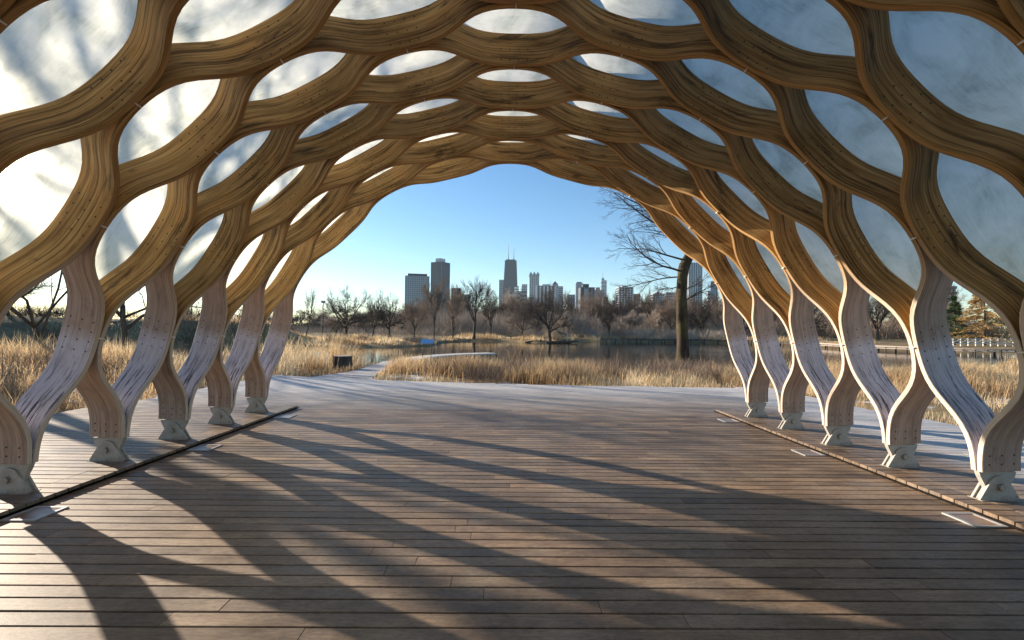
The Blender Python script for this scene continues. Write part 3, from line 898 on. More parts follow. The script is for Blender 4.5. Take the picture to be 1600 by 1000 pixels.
TREES = 'bare winter trees round the pond'
def px_to(px, depth): return CAMX + depth * ((px - 791.0) / FPX)
def put_tree(key, px, depth, top, label, wide=1.0, name='bare_tree', rz=None):
    """stand a tree at a real place: bearing px of the photograph, depth in metres, top where the photograph shows it"""
    x = px_to(px, depth); z = float(gz(x, depth))
    hz = 516.4 + (px - 800) * 0.01166
    ztop = CAMH + (hz - top) / FPX * depth
    trm, crm, hh, ww = PROTO[key]
    s = max(ztop - z, 2.0) / hh
    if wide > 4: wide = wide / FPX * depth / (ww * s)      # a crown width seen in the photograph
    r = empty(name, (x, depth, z), random.uniform(0, 6.28) if rz is None else rz, label, 'tree', TREES)
    r.scale = (s * wide, s * wide, s)
    link(bpy.data.objects.new('trunk', trm), r); link(bpy.data.objects.new('crown', crm), r)
    return r
put_tree('leaner', 479, 78, 449, 'small bare tree leaning right beside the last left timber leg', 34, rz=0.0)
put_tree('oak_a', 543, 92, 453, 'broad spreading bare oak right of the park lamp post', 74, rz=1.0)
put_tree('oak_b', 584, 100, 459, 'bare oak between the spreading oak and the glass slab tower', 50)
put_tree('oak_a', 610, 98, 463, 'bare oak just left of the blue glass slab tower', 48)
put_tree('brown_a', 648, 104, 470, 'dense twiggy tree in front of the blue glass slab tower', 46)
put_tree('tall', 679, 84, 436, 'tall slim bare tree in front of the brown tower', 44)
put_tree('brown_a', 708, 108, 447, 'brown twiggy tree just right of the brown tower', 42)
put_tree('vase', 741, 112, 436, 'large dark forked bare tree between the brown tower and the antenna skyscraper', 62)
put_tree('oak_b', 768, 122, 447, 'dark bare tree just left of the antenna skyscraper', 46)
put_tree('brown_b', 816, 116, 466, 'rounded rusty brown tree below the antenna skyscraper', 58)
put_tree('pale', 842, 120, 478, 'small pale twiggy tree left of the leaning pond bank tree', 40)
put_tree('big', 861, 103, 449, 'big dark bare tree leaning over the log strewn pond point', 76, rz=0.4)
put_tree('pale', 890, 128, 490, 'pale bushy tree left of the dark brown striped tower', 44)
put_tree('brown_b', 920, 150, 493, 'low brown tree below the dark brown striped tower', 50)
put_tree('oak_b', 953, 130, 469, 'dark upright bare tree left of the grey gridded apartment tower', 46)
put_tree('pale', 984, 134, 488, 'pale multi stemmed tree below the grey gridded apartment tower', 52)
put_tree('tall', 1009, 150, 452, 'thin pale tall tree right of the grey gridded apartment tower', 22)
put_tree('pale', 1023, 140, 482, 'pale tree between the thin tall tree and the mossy trunk', 46)
put_tree('brown_a', 1050, 138, 470, 'brown wide crowned tree left of the mossy trunk', 58)
put_tree('oak_b', 1099, 132, 462, 'bare tree below the blue striped tower right of the mossy trunk', 62)
put_tree('brown_b', 1128, 142, 472, 'brown bare tree beside the far right timber leg', 50)
put_tree('brown_a', 1205, 128, 466, 'brown bare tree seen between the two farthest right legs', 56)
put_tree('oak_a', 1262, 124, 455, 'twiggy tree seen between the third and fourth right legs', 60)
put_tree('vase', 1318, 130, 450, 'bare tree behind the fourth right timber leg', 56)
put_tree('oak_b', 1378, 118, 438, 'bare tree with straight trunk on the lawn behind the second right leg', 78)
put_tree('brown_b', 1425, 150, 464, 'brown bare tree at the back of the lawn right', 70)
put_tree('vase', 1482, 116, 436, 'bare grey tree left of the green spruce', 50)
put_tree('brown_a', 1640, 96, 440, 'bare tree beyond the rusty conifer right', 60)
# left, seen between the legs; they also throw the branch shadows on the pods and deck
put_tree('near_a', 84, 27, 230, 'large leaning bare tree outside behind the nearest left legs', 1.0, rz=1.2)
put_tree('limby', 205, 28, 215, 'large bare tree behind the second left leg', 1.0)
put_tree('oak_b', 20, 52, 400, 'bare tree far left on top of the dark embankment', 1.0)
def stand_tree(key, x, y, h, label, rz):
    z = float(gz(x, y)); trm, crm, hh, ww = PROTO[key]; s = h / hh
    r = empty('bare_tree', (x, y, z), rz, label, 'tree', TREES); r.scale = (s, s, s)
    link(bpy.data.objects.new('trunk', trm), r); link(bpy.data.objects.new('crown', crm), r)
stand_tree('high', -16, 12.5, 12.5, 'tall bare tree outside the left side of the pavilion', 2.0)
stand_tree('high', -21, 17, 15, 'taller bare tree farther outside the left side of the pavilion', 4.4)
stand_tree('high', -14, 6, 12, 'tall bare tree outside the pavilion beside the camera', 0.6)
put_tree('oak_b', 300, 90, 470, 'distant bare tree behind the third left leg', 50)
put_tree('oak_a', 395, 96, 474, 'distant bare tree behind the fourth left leg', 50)
# background rows, smaller and farther off
rowk = ['brown_a', 'brown_b', 'oak_b', 'pale', 'oak_a', 'vase']
KINDW = {'brown_a': 'brown twiggy', 'brown_b': 'low rounded brown', 'oak_b': 'dark spreading', 'pale': 'pale bushy', 'oak_a': 'broad dark', 'vase': 'upright dark'}
MARK = [(475, 'small leaning tree'), (506, 'park lamp post'), (543, 'spreading oak'), (590, 'middle oak'), (649, 'glass slab tower'), (685, 'brown ribbed tower'), (741, 'dark forked tree'),
        (797, 'antenna skyscraper'), (834, 'four pinnacle tower'), (861, 'leaning pond tree'), (918, 'dark striped tower'), (944, 'spire tower'), (978, 'gridded apartment tower'), (1015, 'white low block'),
        (1050, 'grey apartments'), (1088, 'blue striped tower'), (1117, 'sloped tower')]
MARK2 = [(0, 'nearest left leg'), (120, 'second left leg'), (230, 'third left leg'), (330, 'fourth left leg'), (420, 'farthest left leg'), (1150, 'farthest right leg'), (1205, 'fourth right leg'), (1270, 'third right leg'), (1350, 'second right leg'), (1450, 'nearest right leg')]
used = {}
def far_label(key, px, marks, tail):
    m_ = min(marks, key=lambda q: abs(q[0] - px))
    side = 'left of' if px < m_[0] - 6 else ('right of' if px > m_[0] + 6 else 'below' if marks is MARK else 'behind')
    return 'far %s tree %s just %s the %s' % (KINDW[key], tail, side, m_[1])
rng = random.Random(5)
def far_tree(px, d, top, marks, tail):
    for key in rng.sample(rowk, 6):
        lb = far_label(key, px, marks, tail)
        if lb not in used: break
    used[lb] = 1
    put_tree(key, px, d, top, lb, rng.uniform(44, 74))
for i in range(44):
    px = 452 + (1135 - 452) * (i + rng.uniform(0.1, 0.9)) / 44
    far_tree(px, rng.uniform(140, 240), rng.uniform(456, 482) if px > 640 else rng.uniform(481, 497), MARK, 'across the pond')
for i in range(22):
    px = rng.choice((rng.uniform(1140, 1500), rng.uniform(1140, 1500), rng.uniform(-40, 440)))
    far_tree(px, rng.uniform(140, 240), rng.uniform(458, 482) if px > 800 else rng.uniform(480, 494), MARK2, 'beyond the grass')

# undergrowth: twiggy brush along the far banks, one uncountable mass
def brush(n, name, mat, pfun, hmin, hmax, wd):
    x, y = pfun(n)
    k = poly_sd(x, y, POND) > 0.2; x, y = x[k], y[k]; n = len(x)
    z = gz(x, y)
    h = np.random.uniform(hmin, hmax, n); la = np.random.rand(n) * 6.283; le = np.random.uniform(0.1, 0.7, n) * h
    st = np.random.uniform(0, 0.55, n) * h
    bx, by = x + np.random.normal(0, 0.3, n), y + np.random.normal(0, 0.3, n)
    an = np.random.rand(n) * 6.283; wx, wy = np.cos(an) * wd, np.sin(an) * wd
    V = np.stack([np.stack([bx - wx, by - wy, z + st], -1), np.stack([bx + wx, by + wy, z + st], -1),
                  np.stack([bx + np.cos(la) * le, by + np.sin(la) * le, z + h], -1)], 1).reshape(-1, 3)
    b = np.arange(n) * 3
    me = np_mesh(name, V, None, np.stack([b, b + 1, b + 2], -1), mat=mat)
    o = bpy.data.objects.new(name, me); link(o); o['kind'] = 'stuff'
def clumps(cx0, cx1, cy0, cy1, m, r):
    def f(n):
        cx = np.random.uniform(cx0, cx1, m); cyy = np.random.uniform(cy0, cy1, m)
        i = np.random.randint(0, m, n)
        return cx[i] + np.random.normal(0, r, n), cyy[i] + np.random.normal(0, r, n)
    return f
brush(13000, 'undergrowth', TWIG_P, clumps(-60, 60, 112, 150, 70, 1.4), 0.6, 2.8, 0.03)
brush(9000, 'undergrowth', TWIG_B, clumps(-48, 10, 66, 82, 34, 0.9), 0.5, 1.5, 0.02)
brush(12000, 'undergrowth', TWIG_P, clumps(0, 60, 122, 150, 30, 1.4), 0.8, 3.4, 0.035)
brush(9000, 'undergrowth', TWIG_D, clumps(-75, -24, 42, 70, 30, 1.0), 0.5, 2.0, 0.018)
prairie(2600, -22, 24, 20, 28, 2.1, 'reeds', 0.010, 31)
brush(17000, 'woodland', TWIG_P, clumps(-33, 24, 128, 190, 95, 2.0), 3.0, 9.0, 0.045)
brush(20000, 'woodland', TWIG_P, clumps(24, 84, 132, 200, 75, 2.2), 2.5, 7.5, 0.045)
brush(30000, 'woodland', TWIG_B, clumps(84, 190, 140, 220, 60, 2.4), 2.5, 8.5, 0.06)
brush(26000, 'woodland', TWIG_D, clumps(-190, -33, 150, 260, 110, 3.0), 1.5, 4.5, 0.06)
brush(14000, 'undergrowth', TWIG_B, clumps(-3.6, 10, 16.2, 25, 26, 0.35), 0.3, 1.0, 0.006)
brush(9000, 'undergrowth', TWIG_B, clumps(-26, -10, 6, 20, 26, 0.5), 0.4, 1.5, 0.007)

# the mossy tree just outside the end of the deck
def mossy_tree():
    rng = random.Random(31)
    d = 31.0
    x = px_to(1068, d); z = float(gz(x, d)) if d < 26 else -0.45
    x = px_to(1069, 25.0); d = 25.0; z = float(gz(x, d))
    r = empty('mossy_tree', (x, d, z), 0, 'large tree with mossy trunk bent at the top and drooping branches beside the pond', 'tree', TREES)
    tr, cr = MB(), MB()
    k = d / FPX
    def at(px, py, dy=0.0):
        return Vector(((px - 1069) * k * (1 + dy / d), dy, CAMH + (519.6 - py) * k * (1 + dy / d) - z))
    tp = [at(1069, 585), at(1069, 566), at(1068, 540), at(1067, 500), at(1066, 462), at(1067, 432), at(1071, 413), at(1078, 399), at(1090, 380, .3), at(1104, 350, .5), at(1112, 310, .6)]
    tp = [a_.lerp(b_, f_ / 4) for a_, b_ in zip(tp, tp[1:]) for f_ in range(4)] + [tp[-1]]
    rk = [.52, .36, .30, .285, .275, .27, .285, .26, .21, .16, .11]
    rad = [a_ + (b_ - a_) * f_ / 4 for a_, b_ in zip(rk, rk[1:]) for f_ in range(4)] + [rk[-1]]
    tr.tube(tp, rad, 18)
    # furrowed, lumpy bark
    brng = random.Random(77)
    for i_, v_ in enumerate(tr.v):
        q_ = i_ // 18; c_ = tp[min(q_, len(tp) - 1)]; k_ = i_ % 18
        f_ = 1 + .05 * math.sin(k_ * 2.1 + q_ * .35) + .045 * math.sin(k_ * 5.3 + q_ * .9) + brng.uniform(-.035, .035) + (.18 * max(0, math.sin(k_ * 1.05 + 1)) if q_ < 4 else 0)
        tr.v[i_] = (c_.x + (v_[0] - c_.x) * f_, c_.y + (v_[1] - c_.y) * f_, v_[2])
    def limb(p, dvec, L, r, lev, sag):
        r = r * (0.72 if lev == 0 else 1.0)
        n = 7 if lev == 0 else (5 if lev == 1 else 4)
        pts = [p.copy()]; dv = dvec.normalized(); q = p.copy()
        for s in range(n):
            dv = (dv + Vector((rng.gauss(0, .09), rng.gauss(0, .09), rng.gauss(0, .09) + sag * (1 - 1.3 * s / n)))).normalized()
            q = q + dv * (L / n); pts.append(q.copy())
        rads = [max(r * (1 - 0.8 * s / n), 0.004) for s in range(n + 1)]
        (tr if lev == 0 else cr).tube(pts, rads, 6 if lev == 0 else (4 if lev == 1 else 3), cap=False)
        if lev >= 3: return
        nb = (12, 8, 4)[lev]
        for c in range(nb):
            f = 0.15 + 0.85 * (c + rng.random() * .7) / nb; f = min(f, .99)
            i = int(f * n); b = pts[i].lerp(pts[i + 1], f * n - i); dl = (pts[i + 1] - pts[i]).normalized()
            side = Vector((rng.gauss(0, .6), rng.gauss(0, 1), rng.gauss(0, .8))); side = (side - dl * side.dot(dl)).normalized()
            a = rng.uniform(.35, .75)
            limb(b, dl * math.cos(a) + side * math.sin(a), L * rng.uniform(.28, .5) * (1.1 - .5 * f), rads[i] * .55, lev + 1, 0.015)
    # limbs towards the left, drooping then lifting at the tips
    for (px, py, dx, dy, dz, L, r_) in ((1068, 405, -1, .1, .45, 3.6, .075), (1067, 424, -1, -.2, .15, 4.2, .085), (1067, 432, -1, .3, .02, 3.3, .06), (1066, 445, -.8, -.3, -.25, 2.4, .045),
                                      (1084, 385, -1, .0, .35, 5.4, .10), (1100, 352, -1, -.3, .30, 5.6, .10), (1104, 345, -1, .4, .55, 5.0, .09), (1112, 312, -.6, .2, .9, 4.6, .09),
                                      (1112, 312, .8, .2, .7, 4.6, .09), (1104, 350, .9, -.3, .4, 4.2, .08), (1080, 398, .9, .4, .25, 3.6, .08), (1068, 475, .5, -.3, .75, 2.3, .05), (1067, 455, .9, .1, .5, 2.0, .04)):
        limb(at(px, py), Vector((dx, dy, dz)), L, r_, 0, -0.05)
    tr.build('trunk', MOSSY, r); cr.build('crown', TWIG_D, r)
mossy_tree()

# conifers behind the boardwalk at the right
def conifer(px, d, top, base_r, mat, label, name, n=9000, droop=0.35, tip=0.03):
    x = px_to(px, d); z = float(gz(x, d))
    hz = 516.4 + (px - 800) * 0.01166
    H = CAMH + (hz - top) / FPX * d - z
    r = empty(name, (x, d, z), 0, label, 'tree', TREES)
    t = MB(); t.tube([(0, 0, -.3), (0.1, 0, H * .5), (0, 0, H * .97)], [H * .022, H * .013, 0.02], 8); t.build('trunk', BARK, r)
    m = 130; f = np.random.rand(m) ** 0.8; ang = np.random.rand(m) * 6.283
    i = np.random.randint(0, m, n)
    rr = base_r * (1 - f[i]) ** 0.75 * (0.85 + 0.3 * np.random.rand(m))[i] + 0.15
    s = np.random.rand(n) ** 0.6
    px_ = np.cos(ang[i]) * rr * s + np.random.normal(0, .12, n); py_ = np.sin(ang[i]) * rr * s + np.random.normal(0, .12, n)
    pz_ = H * (0.08 + 0.92 * f[i]) - droop * rr * s * s + np.random.normal(0, .10, n)
    L = np.random.uniform(.18, .42, n); a2 = ang[i] + np.random.normal(0, .7, n); dz = np.random.uniform(-.7, .25, n)
    an = np.random.rand(n) * 6.283; wd = np.random.uniform(.025, .06, n)
    V = np.stack([np.stack([px_ - np.cos(an) * wd, py_ - np.sin(an) * wd, pz_ + wd], -1), np.stack([px_ + np.cos(an) * wd, py_ + np.sin(an) * wd, pz_ - wd], -1),
                  np.stack([px_ + np.cos(a2) * L, py_ + np.sin(a2) * L, pz_ + dz * L], -1)], 1).reshape(-1, 3)
    b = np.arange(n) * 3
    link(bpy.data.objects.new('crown', np_mesh('crown', V, None, np.stack([b, b + 1, b + 2], -1), mat=mat)), r)
conifer(1500, 92, 462, 2.3, EVERG, 'green spruce behind the white railing at the right', 'spruce_tree', 9000)
conifer(1548, 88, 448, 5.0, GOLD, 'wide rusty gold conifer right of the green spruce', 'golden_conifer', 16000, 0.15)

# ------------------------------------------------------------------ boardwalk, dock, railing and other small things
def curve_pts(pl, n):
    out = []
    for i in range(len(pl) - 1):
        for q in range(n):
            f = q / n; p0 = pl[max(i - 1, 0)]; p1 = pl[i]; p2 = pl[i + 1]; p3 = pl[min(i + 2, len(pl) - 1)]
            out.append(tuple(0.5 * (2 * b + (c - a) * f + (2 * a - 5 * b + 4 * c - d) * f * f + (3 * b - a - 3 * c + d) * f ** 3) for a, b, c, d in zip(p0, p1, p2, p3)))
    return out + [pl[-1]]
def boardwalk(name, pl, z, wid, mat, label, post_every=2, edge=True, nseg=6, pmat=TIMBER_D):
    r = empty(name, (0, 0, 0), 0, label, 'boardwalk')
    pts_ = curve_pts(pl, nseg); L, Rr = [], []
    for i, (x, y) in enumerate(pts_):
        x2, y2 = pts_[min(i + 1, len(pts_) - 1)]; x1, y1 = pts_[max(i - 1, 0)]
        d = Vector((x2 - x1, y2 - y1)).normalized(); nn = Vector((-d.y, d.x))
        L.append((x + nn.x * wid / 2, y + nn.y * wid / 2)); Rr.append((x - nn.x * wid / 2, y - nn.y * wid / 2))
    m = MB(); n = len(pts_)
    vs = [(*L[i], z) for i in range(n)] + [(*Rr[i], z) for i in range(n)] + [(*L[i], z - .12) for i in range(n)] + [(*Rr[i], z - .12) for i in range(n)]
    fs = []
    for i in range(n - 1):
        fs += [(i, n + i, n + i + 1, i + 1), (2 * n + i, 2 * n + i + 1, 3 * n + i + 1, 3 * n + i), (i, i + 1, 2 * n + i + 1, 2 * n + i), (n + i, 3 * n + i, 3 * n + i + 1, n + i + 1)]
    m.add(vs, fs); m.build('walkway', mat, r)
    if edge:
        for side in (L, Rr):
            e = MB()
            for i in range(n - 1): e.beam((*side[i], z + .22), (*side[i + 1], z + .22), .12, .14)
            e.build('edge_beam', mat, r)
            for i in range(0, n, 1):
                q = MB(); q.box(side[i][0] - .09, side[i][0] + .09, side[i][1] - .09, side[i][1] + .09, z + .001, z + .15); q.build('kerb_block', pmat, r)
    for i in range(0, n, post_every):
        for side in (L, Rr):
            q = MB(); q.tube([(side[i][0], side[i][1], WZ - .6), (side[i][0], side[i][1], z - .121)], [.12, .12], 8); q.build('pile', pmat, r)
boardwalk('boardwalk', [(76, 60), (68, 63), (63.5, 68), (61, 76), (61.5, 86), (64, 100)], -0.42, 2.2, TIMBER, 'pale timber boardwalk on piles crossing the pond behind the right legs')
boardwalk('boardwalk', [(64, 101.5), (62, 110), (54, 117), (44, 119), (34, 118), (24, 114)], -0.38, 2.2, TIMBER_D, 'dark timber boardwalk on piles along the far pond edge')
boardwalk('dock', [(-7.2, 29.5), (-7.0, 34), (-6.2, 38), (-4.2, 41.6), (-1.4, 44)], -0.50, 1.5, FROSTY, 'low frosted dock bending out over the pond', 3, False)

# white railing of the footbridge beyond
r = empty('white_railing', (0, 0, 0), 0, 'white timber railing in front of the spruce across the pond', 'railing')
d = 84.0
x0, x1 = px_to(1486, d), px_to(1606, d)
for k in range(11):
    x = x0 + (x1 - x0) * k / 10; q = MB(); q.box(x - .08, x + .08, d - .08, d + .08, -0.9, 1.18); q.build('post', PAINTW, r)
for zz in (0.25, 0.66, 1.08):
    q = MB(); q.box(x0, x1, d - .14, d - .082, zz - .07, zz + .07); q.build('rail', PAINTW, r)
for k in range(10):
    xa = x0 + (x1 - x0) * k / 10; xb = x0 + (x1 - x0) * (k + 1) / 10
    q = MB(); q.beam((xa, d + .115, .3), (xb, d + .115, 1.03), .06); q.build('brace', PAINTW, r)

# stump, posts, sign, lamps
x = px_to(537, 22.0); z = float(gz(x, 22.0))
r = empty('tree_stump', (x, 22.0, z), 0, 'broad dark sawn tree stump in the grass left of the path', 'stump')
m = MB(); ring = []
pts_s = []
for lev, (zz, rr) in enumerate(((-.2, .66), (.15, .60), (.5, .57), (.80, .56))):
    pts_s.append((zz, rr))
k = 18; vs = []
for zz, rr in pts_s:
    for q in range(k):
        a = 2 * math.pi * q / k; f = rr * (1 + .06 * math.sin(3 * a + 1) + .04 * math.sin(7 * a))
        vs.append((f * math.cos(a), f * math.sin(a), zz))
m.add(vs, [(i * k + q, i * k + (q + 1) % k, (i + 1) * k + (q + 1) % k, (i + 1) * k + q) for i in range(3) for q in range(k)])
r.scale = (.74, .74, .92)
m.build('bark', BARK, r)
m = MB(); m.add([(v[0] * .97, v[1] * .97, v[2] + .003) for v in vs[3 * k:]], [tuple(range(k))]); m.build('sawn_top', TIMBER, r)

def post(px, d, h, rr, label, mat=TIMBER_D):
    x = px_to(px, d); z = float(gz(x, d)); z = max(z, -1.2)
    m = MB(); m.tube([(0, 0, -.3), (0, 0, h)], [rr, rr * .93], 9); o = m.build('wooden_post', mat); o.location = (x, d, z)
    tag(o, label, 'post', 'posts by the dock')
post(617, 29.5, 1.05, .13, 'dark round wooden post at the left of the dock entrance')
post(681, 31.0, .72, .17, 'short thick wooden post at the right of the dock entrance')
# handrail panel with upright bars beside the dock entrance
r = empty('dock_handrail', (0, 0, 0), 0, 'low handrail with thin upright bars beside the frosted dock', 'railing')
xa, xb = px_to(620, 30.4), px_to(642, 31.5)
m = MB(); m.beam((xa, 30.4, .88), (xb, 31.5, .70), .06, .05); m.build('top_rail', TIMBER, r)
for q in range(7):
    f = q / 6; x = xa + (xb - xa) * f; yy = 30.4 + 1.1 * f
    m = MB(); m.tube([(x, yy, -.75), (x, yy, .85 - .18 * f)], [.014, .014], 5); m.build('bar', TIMBER_D, r)
# tilted blue information panel
SIGN = simple('pale_blue_panel', (0.26, 0.44, 0.66), 0.35, 0, 0.12, 6)
d = 32.5; x = px_to(668, d)
r = empty('information_panel', (x, d, -0.55), 0, 'small tilted pale blue information panel standing beside the dock', 'sign')
m = MB(); m.obox((0, 0, 1.36), (.43, 0, 0), (0, .20, .14), (0, -.012, .016)); m.build('panel', SIGN, r)
for s in (-1, 1):
    m = MB(); m.tube([(.3 * s, .03, -.5), (.3 * s, .03, 1.335)], [.022, .022], 7); m.build('leg', TIMBER_D, r)
# park lamp posts
def lamp_post(px, d, top, label, head=True):
    x = px_to(px, d); z = float(gz(x, d)); hz = 516.4 + (px - 800) * 0.01166
    H = CAMH + (hz - top) / FPX * d - z
    r = empty('lamp_post', (x, d, z), 0, label, 'lamp post', 'park lamp posts')
    m = MB(); m.tube([(0, 0, -.2), (0, 0, H - .3)], [.10, .06], 8); m.build('pole', TIMBER_D, r)
    m = MB(); m.prism([(-.26, 0), (.26, 0), (.34, .42), (-.34, .42)], (0, -.26, H - .42), (1, 0, 0), (0, 0, 1), (0, 1, 0), .52); m.build('lamp_head', STEEL, r)
lamp_post(506, 86, 470, 'park lamp post with box head left of the spreading oak')
lamp_post(297, 80, 448, 'thin lamp post behind the third left leg, left of a pair')
lamp_post(303, 83, 449, 'thin lamp post behind the third left leg, right of a pair')

# fallen logs and stones at the water's edge below the big leaning tree
for q, (px, d, L, a, rr, lb) in enumerate(((838, 103, 5.0, .2, .22, 'fallen log lying in the water left of the leaning pond tree'), (880, 103, 6.5, -.15, .28, 'long dark fallen log lying right of the leaning pond tree'),
                                          (866, 101, 4.0, .5, .25, 'dark log at the foot of the leaning pond tree'))):
    x = px_to(px, d); m = MB(); m.tube([(-L / 2, 0, 0), (-L / 6, .1, .12), (L / 6, -.1, .1), (L / 2, .2, .35)], [rr, rr * 1.05, rr * .9, rr * .5], 8)
    m.tube([(L / 6, -.1, .1), (L / 5, -.3, .6), (L / 4, -.2, 1.0)], [rr * .4, rr * .3, rr * .12], 5)
    o = m.build('fallen_log', BARK); o.location = (x, d, -0.92); o.rotation_euler = (0, 0, a); tag(o, lb, 'log', 'fallen logs on the far bank')

# ------------------------------------------------------------------ skyline
def hexm(name, c, rough=0.5, spec=0.4): return simple(name, c, rough, 0, 0.06, 0.02, spec)
GREYC = hexm('grey_concrete', (0.30, 0.34, 0.39), 0.8); PALEC = hexm('pale_concrete', (0.46, 0.50, 0.54), 0.8)
BROWNC = hexm('brown_cladding', (0.055, 0.052, 0.055), 0.6); DGLASS = hexm('dark_window_glass', (0.035, 0.045, 0.06), 0.15, 0.6)
BGLASS = hexm('blue_window_glass', (0.10, 0.17, 0.26), 0.12, 0.7); BLACKC = hexm('black_anodised_cladding', (0.018, 0.028, 0.042), 0.45)
BRICKC = hexm('red_brown_brick', (0.17, 0.13, 0.115), 0.8); STONEC = hexm('grey_limestone', (0.26, 0.30, 0.35), 0.75); WHITEC = hexm('white_concrete', (0.60, 0.61, 0.62), 0.8)

def hz_at(px): return 516.4 + (px - 800) * 0.01166
def tower(name, px0, px1, top, d, body, label, pier=None, npier=0, band=None, nband=0, depth=None, cap=None, capm=None, rot=0.0, pw=0.28, bh=0.3):
    """a tower d metres away; px0..px1 and top are its outline's bearings in the photograph"""
    x0, x1 = px_to(px0, d), px_to(px1, d); W = x1 - x0; D = depth or W
    H = CAMH + (hz_at((px0 + px1) / 2) - top) / FPX * d
    r = empty(name, ((x0 + x1) / 2, d + D / 2, 0), rot, label, 'tower', 'skyline towers')
    Wr = W
    if rot:
        c_, s_ = abs(math.cos(rot)), abs(math.sin(rot)); Wr = W / (c_ + s_ * (D / W)) ; D = D * Wr / W
    m = MB(); m.box(-Wr / 2, Wr / 2, -D / 2, D / 2, -3, H); m.build('body', body, r)
    if npier:
        pm = pier or PALEC
        for k in range(npier + 1):
            xx = -Wr / 2 + Wr * k / npier; hw = Wr / npier * pw / 2
            m = MB(); m.box(xx - hw, xx + hw, -D / 2 - .7, -D / 2 - .002, 0, H + .5); m.build('pier', pm, r)
        if rot:
            for sx in (1, -1):
                for k in range(npier + 1):
                    yy = -D / 2 + D * k / npier; hw = D / npier * pw / 2
                    m = MB(); xa, xb = sorted((sx * (Wr / 2 + .002), sx * (Wr / 2 + .7))); m.box(xa, xb, yy - hw, yy + hw, 0, H + .5); m.build('pier', pm, r)
    if nband:
        m = MB()
        for k in range(nband):
            z0 = H * (k + 1) / nband - H / nband * bh
            m.box(-Wr / 2 - .4, Wr / 2 + .4, -D / 2 - .4, D / 2 + .4, z0, z0 + H / nband * bh)
        m.build('floor_bands', band or PALEC, r, 'stuff')
    if cap:
        for (f0, f1, ctop) in cap:
            ch = CAMH + (hz_at((px0 + px1) / 2) - ctop) / FPX * d
            m = MB(); m.box(-Wr / 2 + Wr * f0, -Wr / 2 + Wr * f1, -D * .3, D * .3, H + .001, ch); m.build('roof_house', capm or body, r)
    r['h'] = H
    return r, Wr, D, H

tower('glass_slab_tower', 629.5, 669, 431, 950, BGLASS, 'blue glass slab tower with pale grid, leftmost on the skyline', GREYC, 11, GREYC, 26, 26, [(.1, .92, 427)], BLACKC, R(12), .14, .16)
tower('brown_tower', 671, 699.5, 408.5, 900, DGLASS, 'tall brown tower with vertical ribs and square roof house', STONEC, 9, BROWNC, 40, None, [(.25, .72, 402)], PALEC, R(-32), .22, .5)
# tapered black skyscraper with two antennas
d = 2250.0
r = empty('antenna_skyscraper', (px_to(797, d), d + 30, 0), 0, 'black tapering skyscraper with two white antennas, tallest on the skyline', 'tower', 'skyline towers')
H = CAMH + (516.4 - 406.5) / FPX * d; w0 = 23.5 / 2 / FPX * d * 1.05; w1 = 18.5 / 2 / FPX * d
def frus(m, wa, wb, za, zb, asp=.65):
    vs = [(-wa, -wa * asp, za), (wa, -wa * asp, za), (wa, wa * asp, za), (-wa, wa * asp, za), (-wb, -wb * asp, zb), (wb, -wb * asp, zb), (wb, wb * asp, zb), (-wb, wb * asp, zb)]
    m.add(vs, [(0, 3, 2, 1), (4, 5, 6, 7), (0, 1, 5, 4), (1, 2, 6, 5), (2, 3, 7, 6), (3, 0, 4, 7)])
m = MB(); wb_ = w0 + (w0 - w1) * .6; frus(m, wb_, w1, -3, H); m.build('body', BLACKC, r)
m = MB()
for k in range(6):
    za, zb = H * k / 6, H * (k + 1) / 6
    wa, wb = wb_ + (w1 - wb_) * k / 6, wb_ + (w1 - wb_) * (k + 1) / 6
    for s in (-1, 1): m.beam((-s * wa * .97, -wa * .65 - .6, za), (s * wb * .97, -wb * .65 - .6, zb), 3.0, 1.6)
    m.beam((-wb, -wb * .65 - 1.2, zb), (wb, -wb * .65 - 1.2, zb), 1.5, 3.2)
m.build('cross_bracing', DGLASS, r)
m = MB(); m.box(-w1 * .8, w1 * .8, -w1 * .5, w1 * .5, H + .002, H + 7); m.build('crown_band', BLACKC, r)
for ax, ht in ((-.42, 378), (.52, 384)):
    ta = CAMH + (516.4 - ht) / FPX * d
    m = MB(); m.tube([(ax * w1, 0, H + 7.01), (ax * w1, 0, H + 40), (ax * w1, 0, ta)], [2.6, 1.7, .8], 8); m.build('antenna', PALEC, r)
tower('slab_tower', 779.5, 787, 437, 2400, STONEC, 'grey slab tower touching the left of the antenna skyscraper', GREYC, 3, DGLASS, 30, 30)
tower('white_small_tower', 803.5, 810, 447, 1900, WHITEC, 'small white tower at the lower right of the antenna skyscraper', None, 0, DGLASS, 16)
tower('low_block', 795, 812, 458, 1500, PALEC, 'low pale block below the antenna skyscraper', None, 0, DGLASS, 9)
tower('low_block', 806, 823, 455, 1600, STONEC, 'low grey block between antenna skyscraper and four pinnacle tower', None, 0, DGLASS, 10)
tower('slim_tower', 815, 823, 444, 2000, GREYC, 'slim grey tower left of the four pinnacle tower', PALEC, 3, DGLASS, 20)
rr_, W, D, H = tower('pinnacle_tower', 827, 841.5, 431, 2000, STONEC, 'grey stone tower crowned with four corner pinnacles', PALEC, 5, DGLASS, 34)
for sx in (-1, 0, 1):
    for sy in (-1, 1):
        m = MB(); cx, cyy = sx * W * .38, sy * D * .38; h = W * .17
        m.box(cx - h, cx + h, cyy - h, cyy + h, H + .003, H + 8)
        m.add([(cx - h, cyy - h, H + 8), (cx + h, cyy - h, H + 8), (cx + h, cyy + h, H + 8), (cx - h, cyy + h, H + 8), (cx, cyy, H + 20)], [(0, 1, 4), (1, 2, 4), (2, 3, 4), (3, 0, 4)])
        m.build('pinnacle', STONEC, rr_)
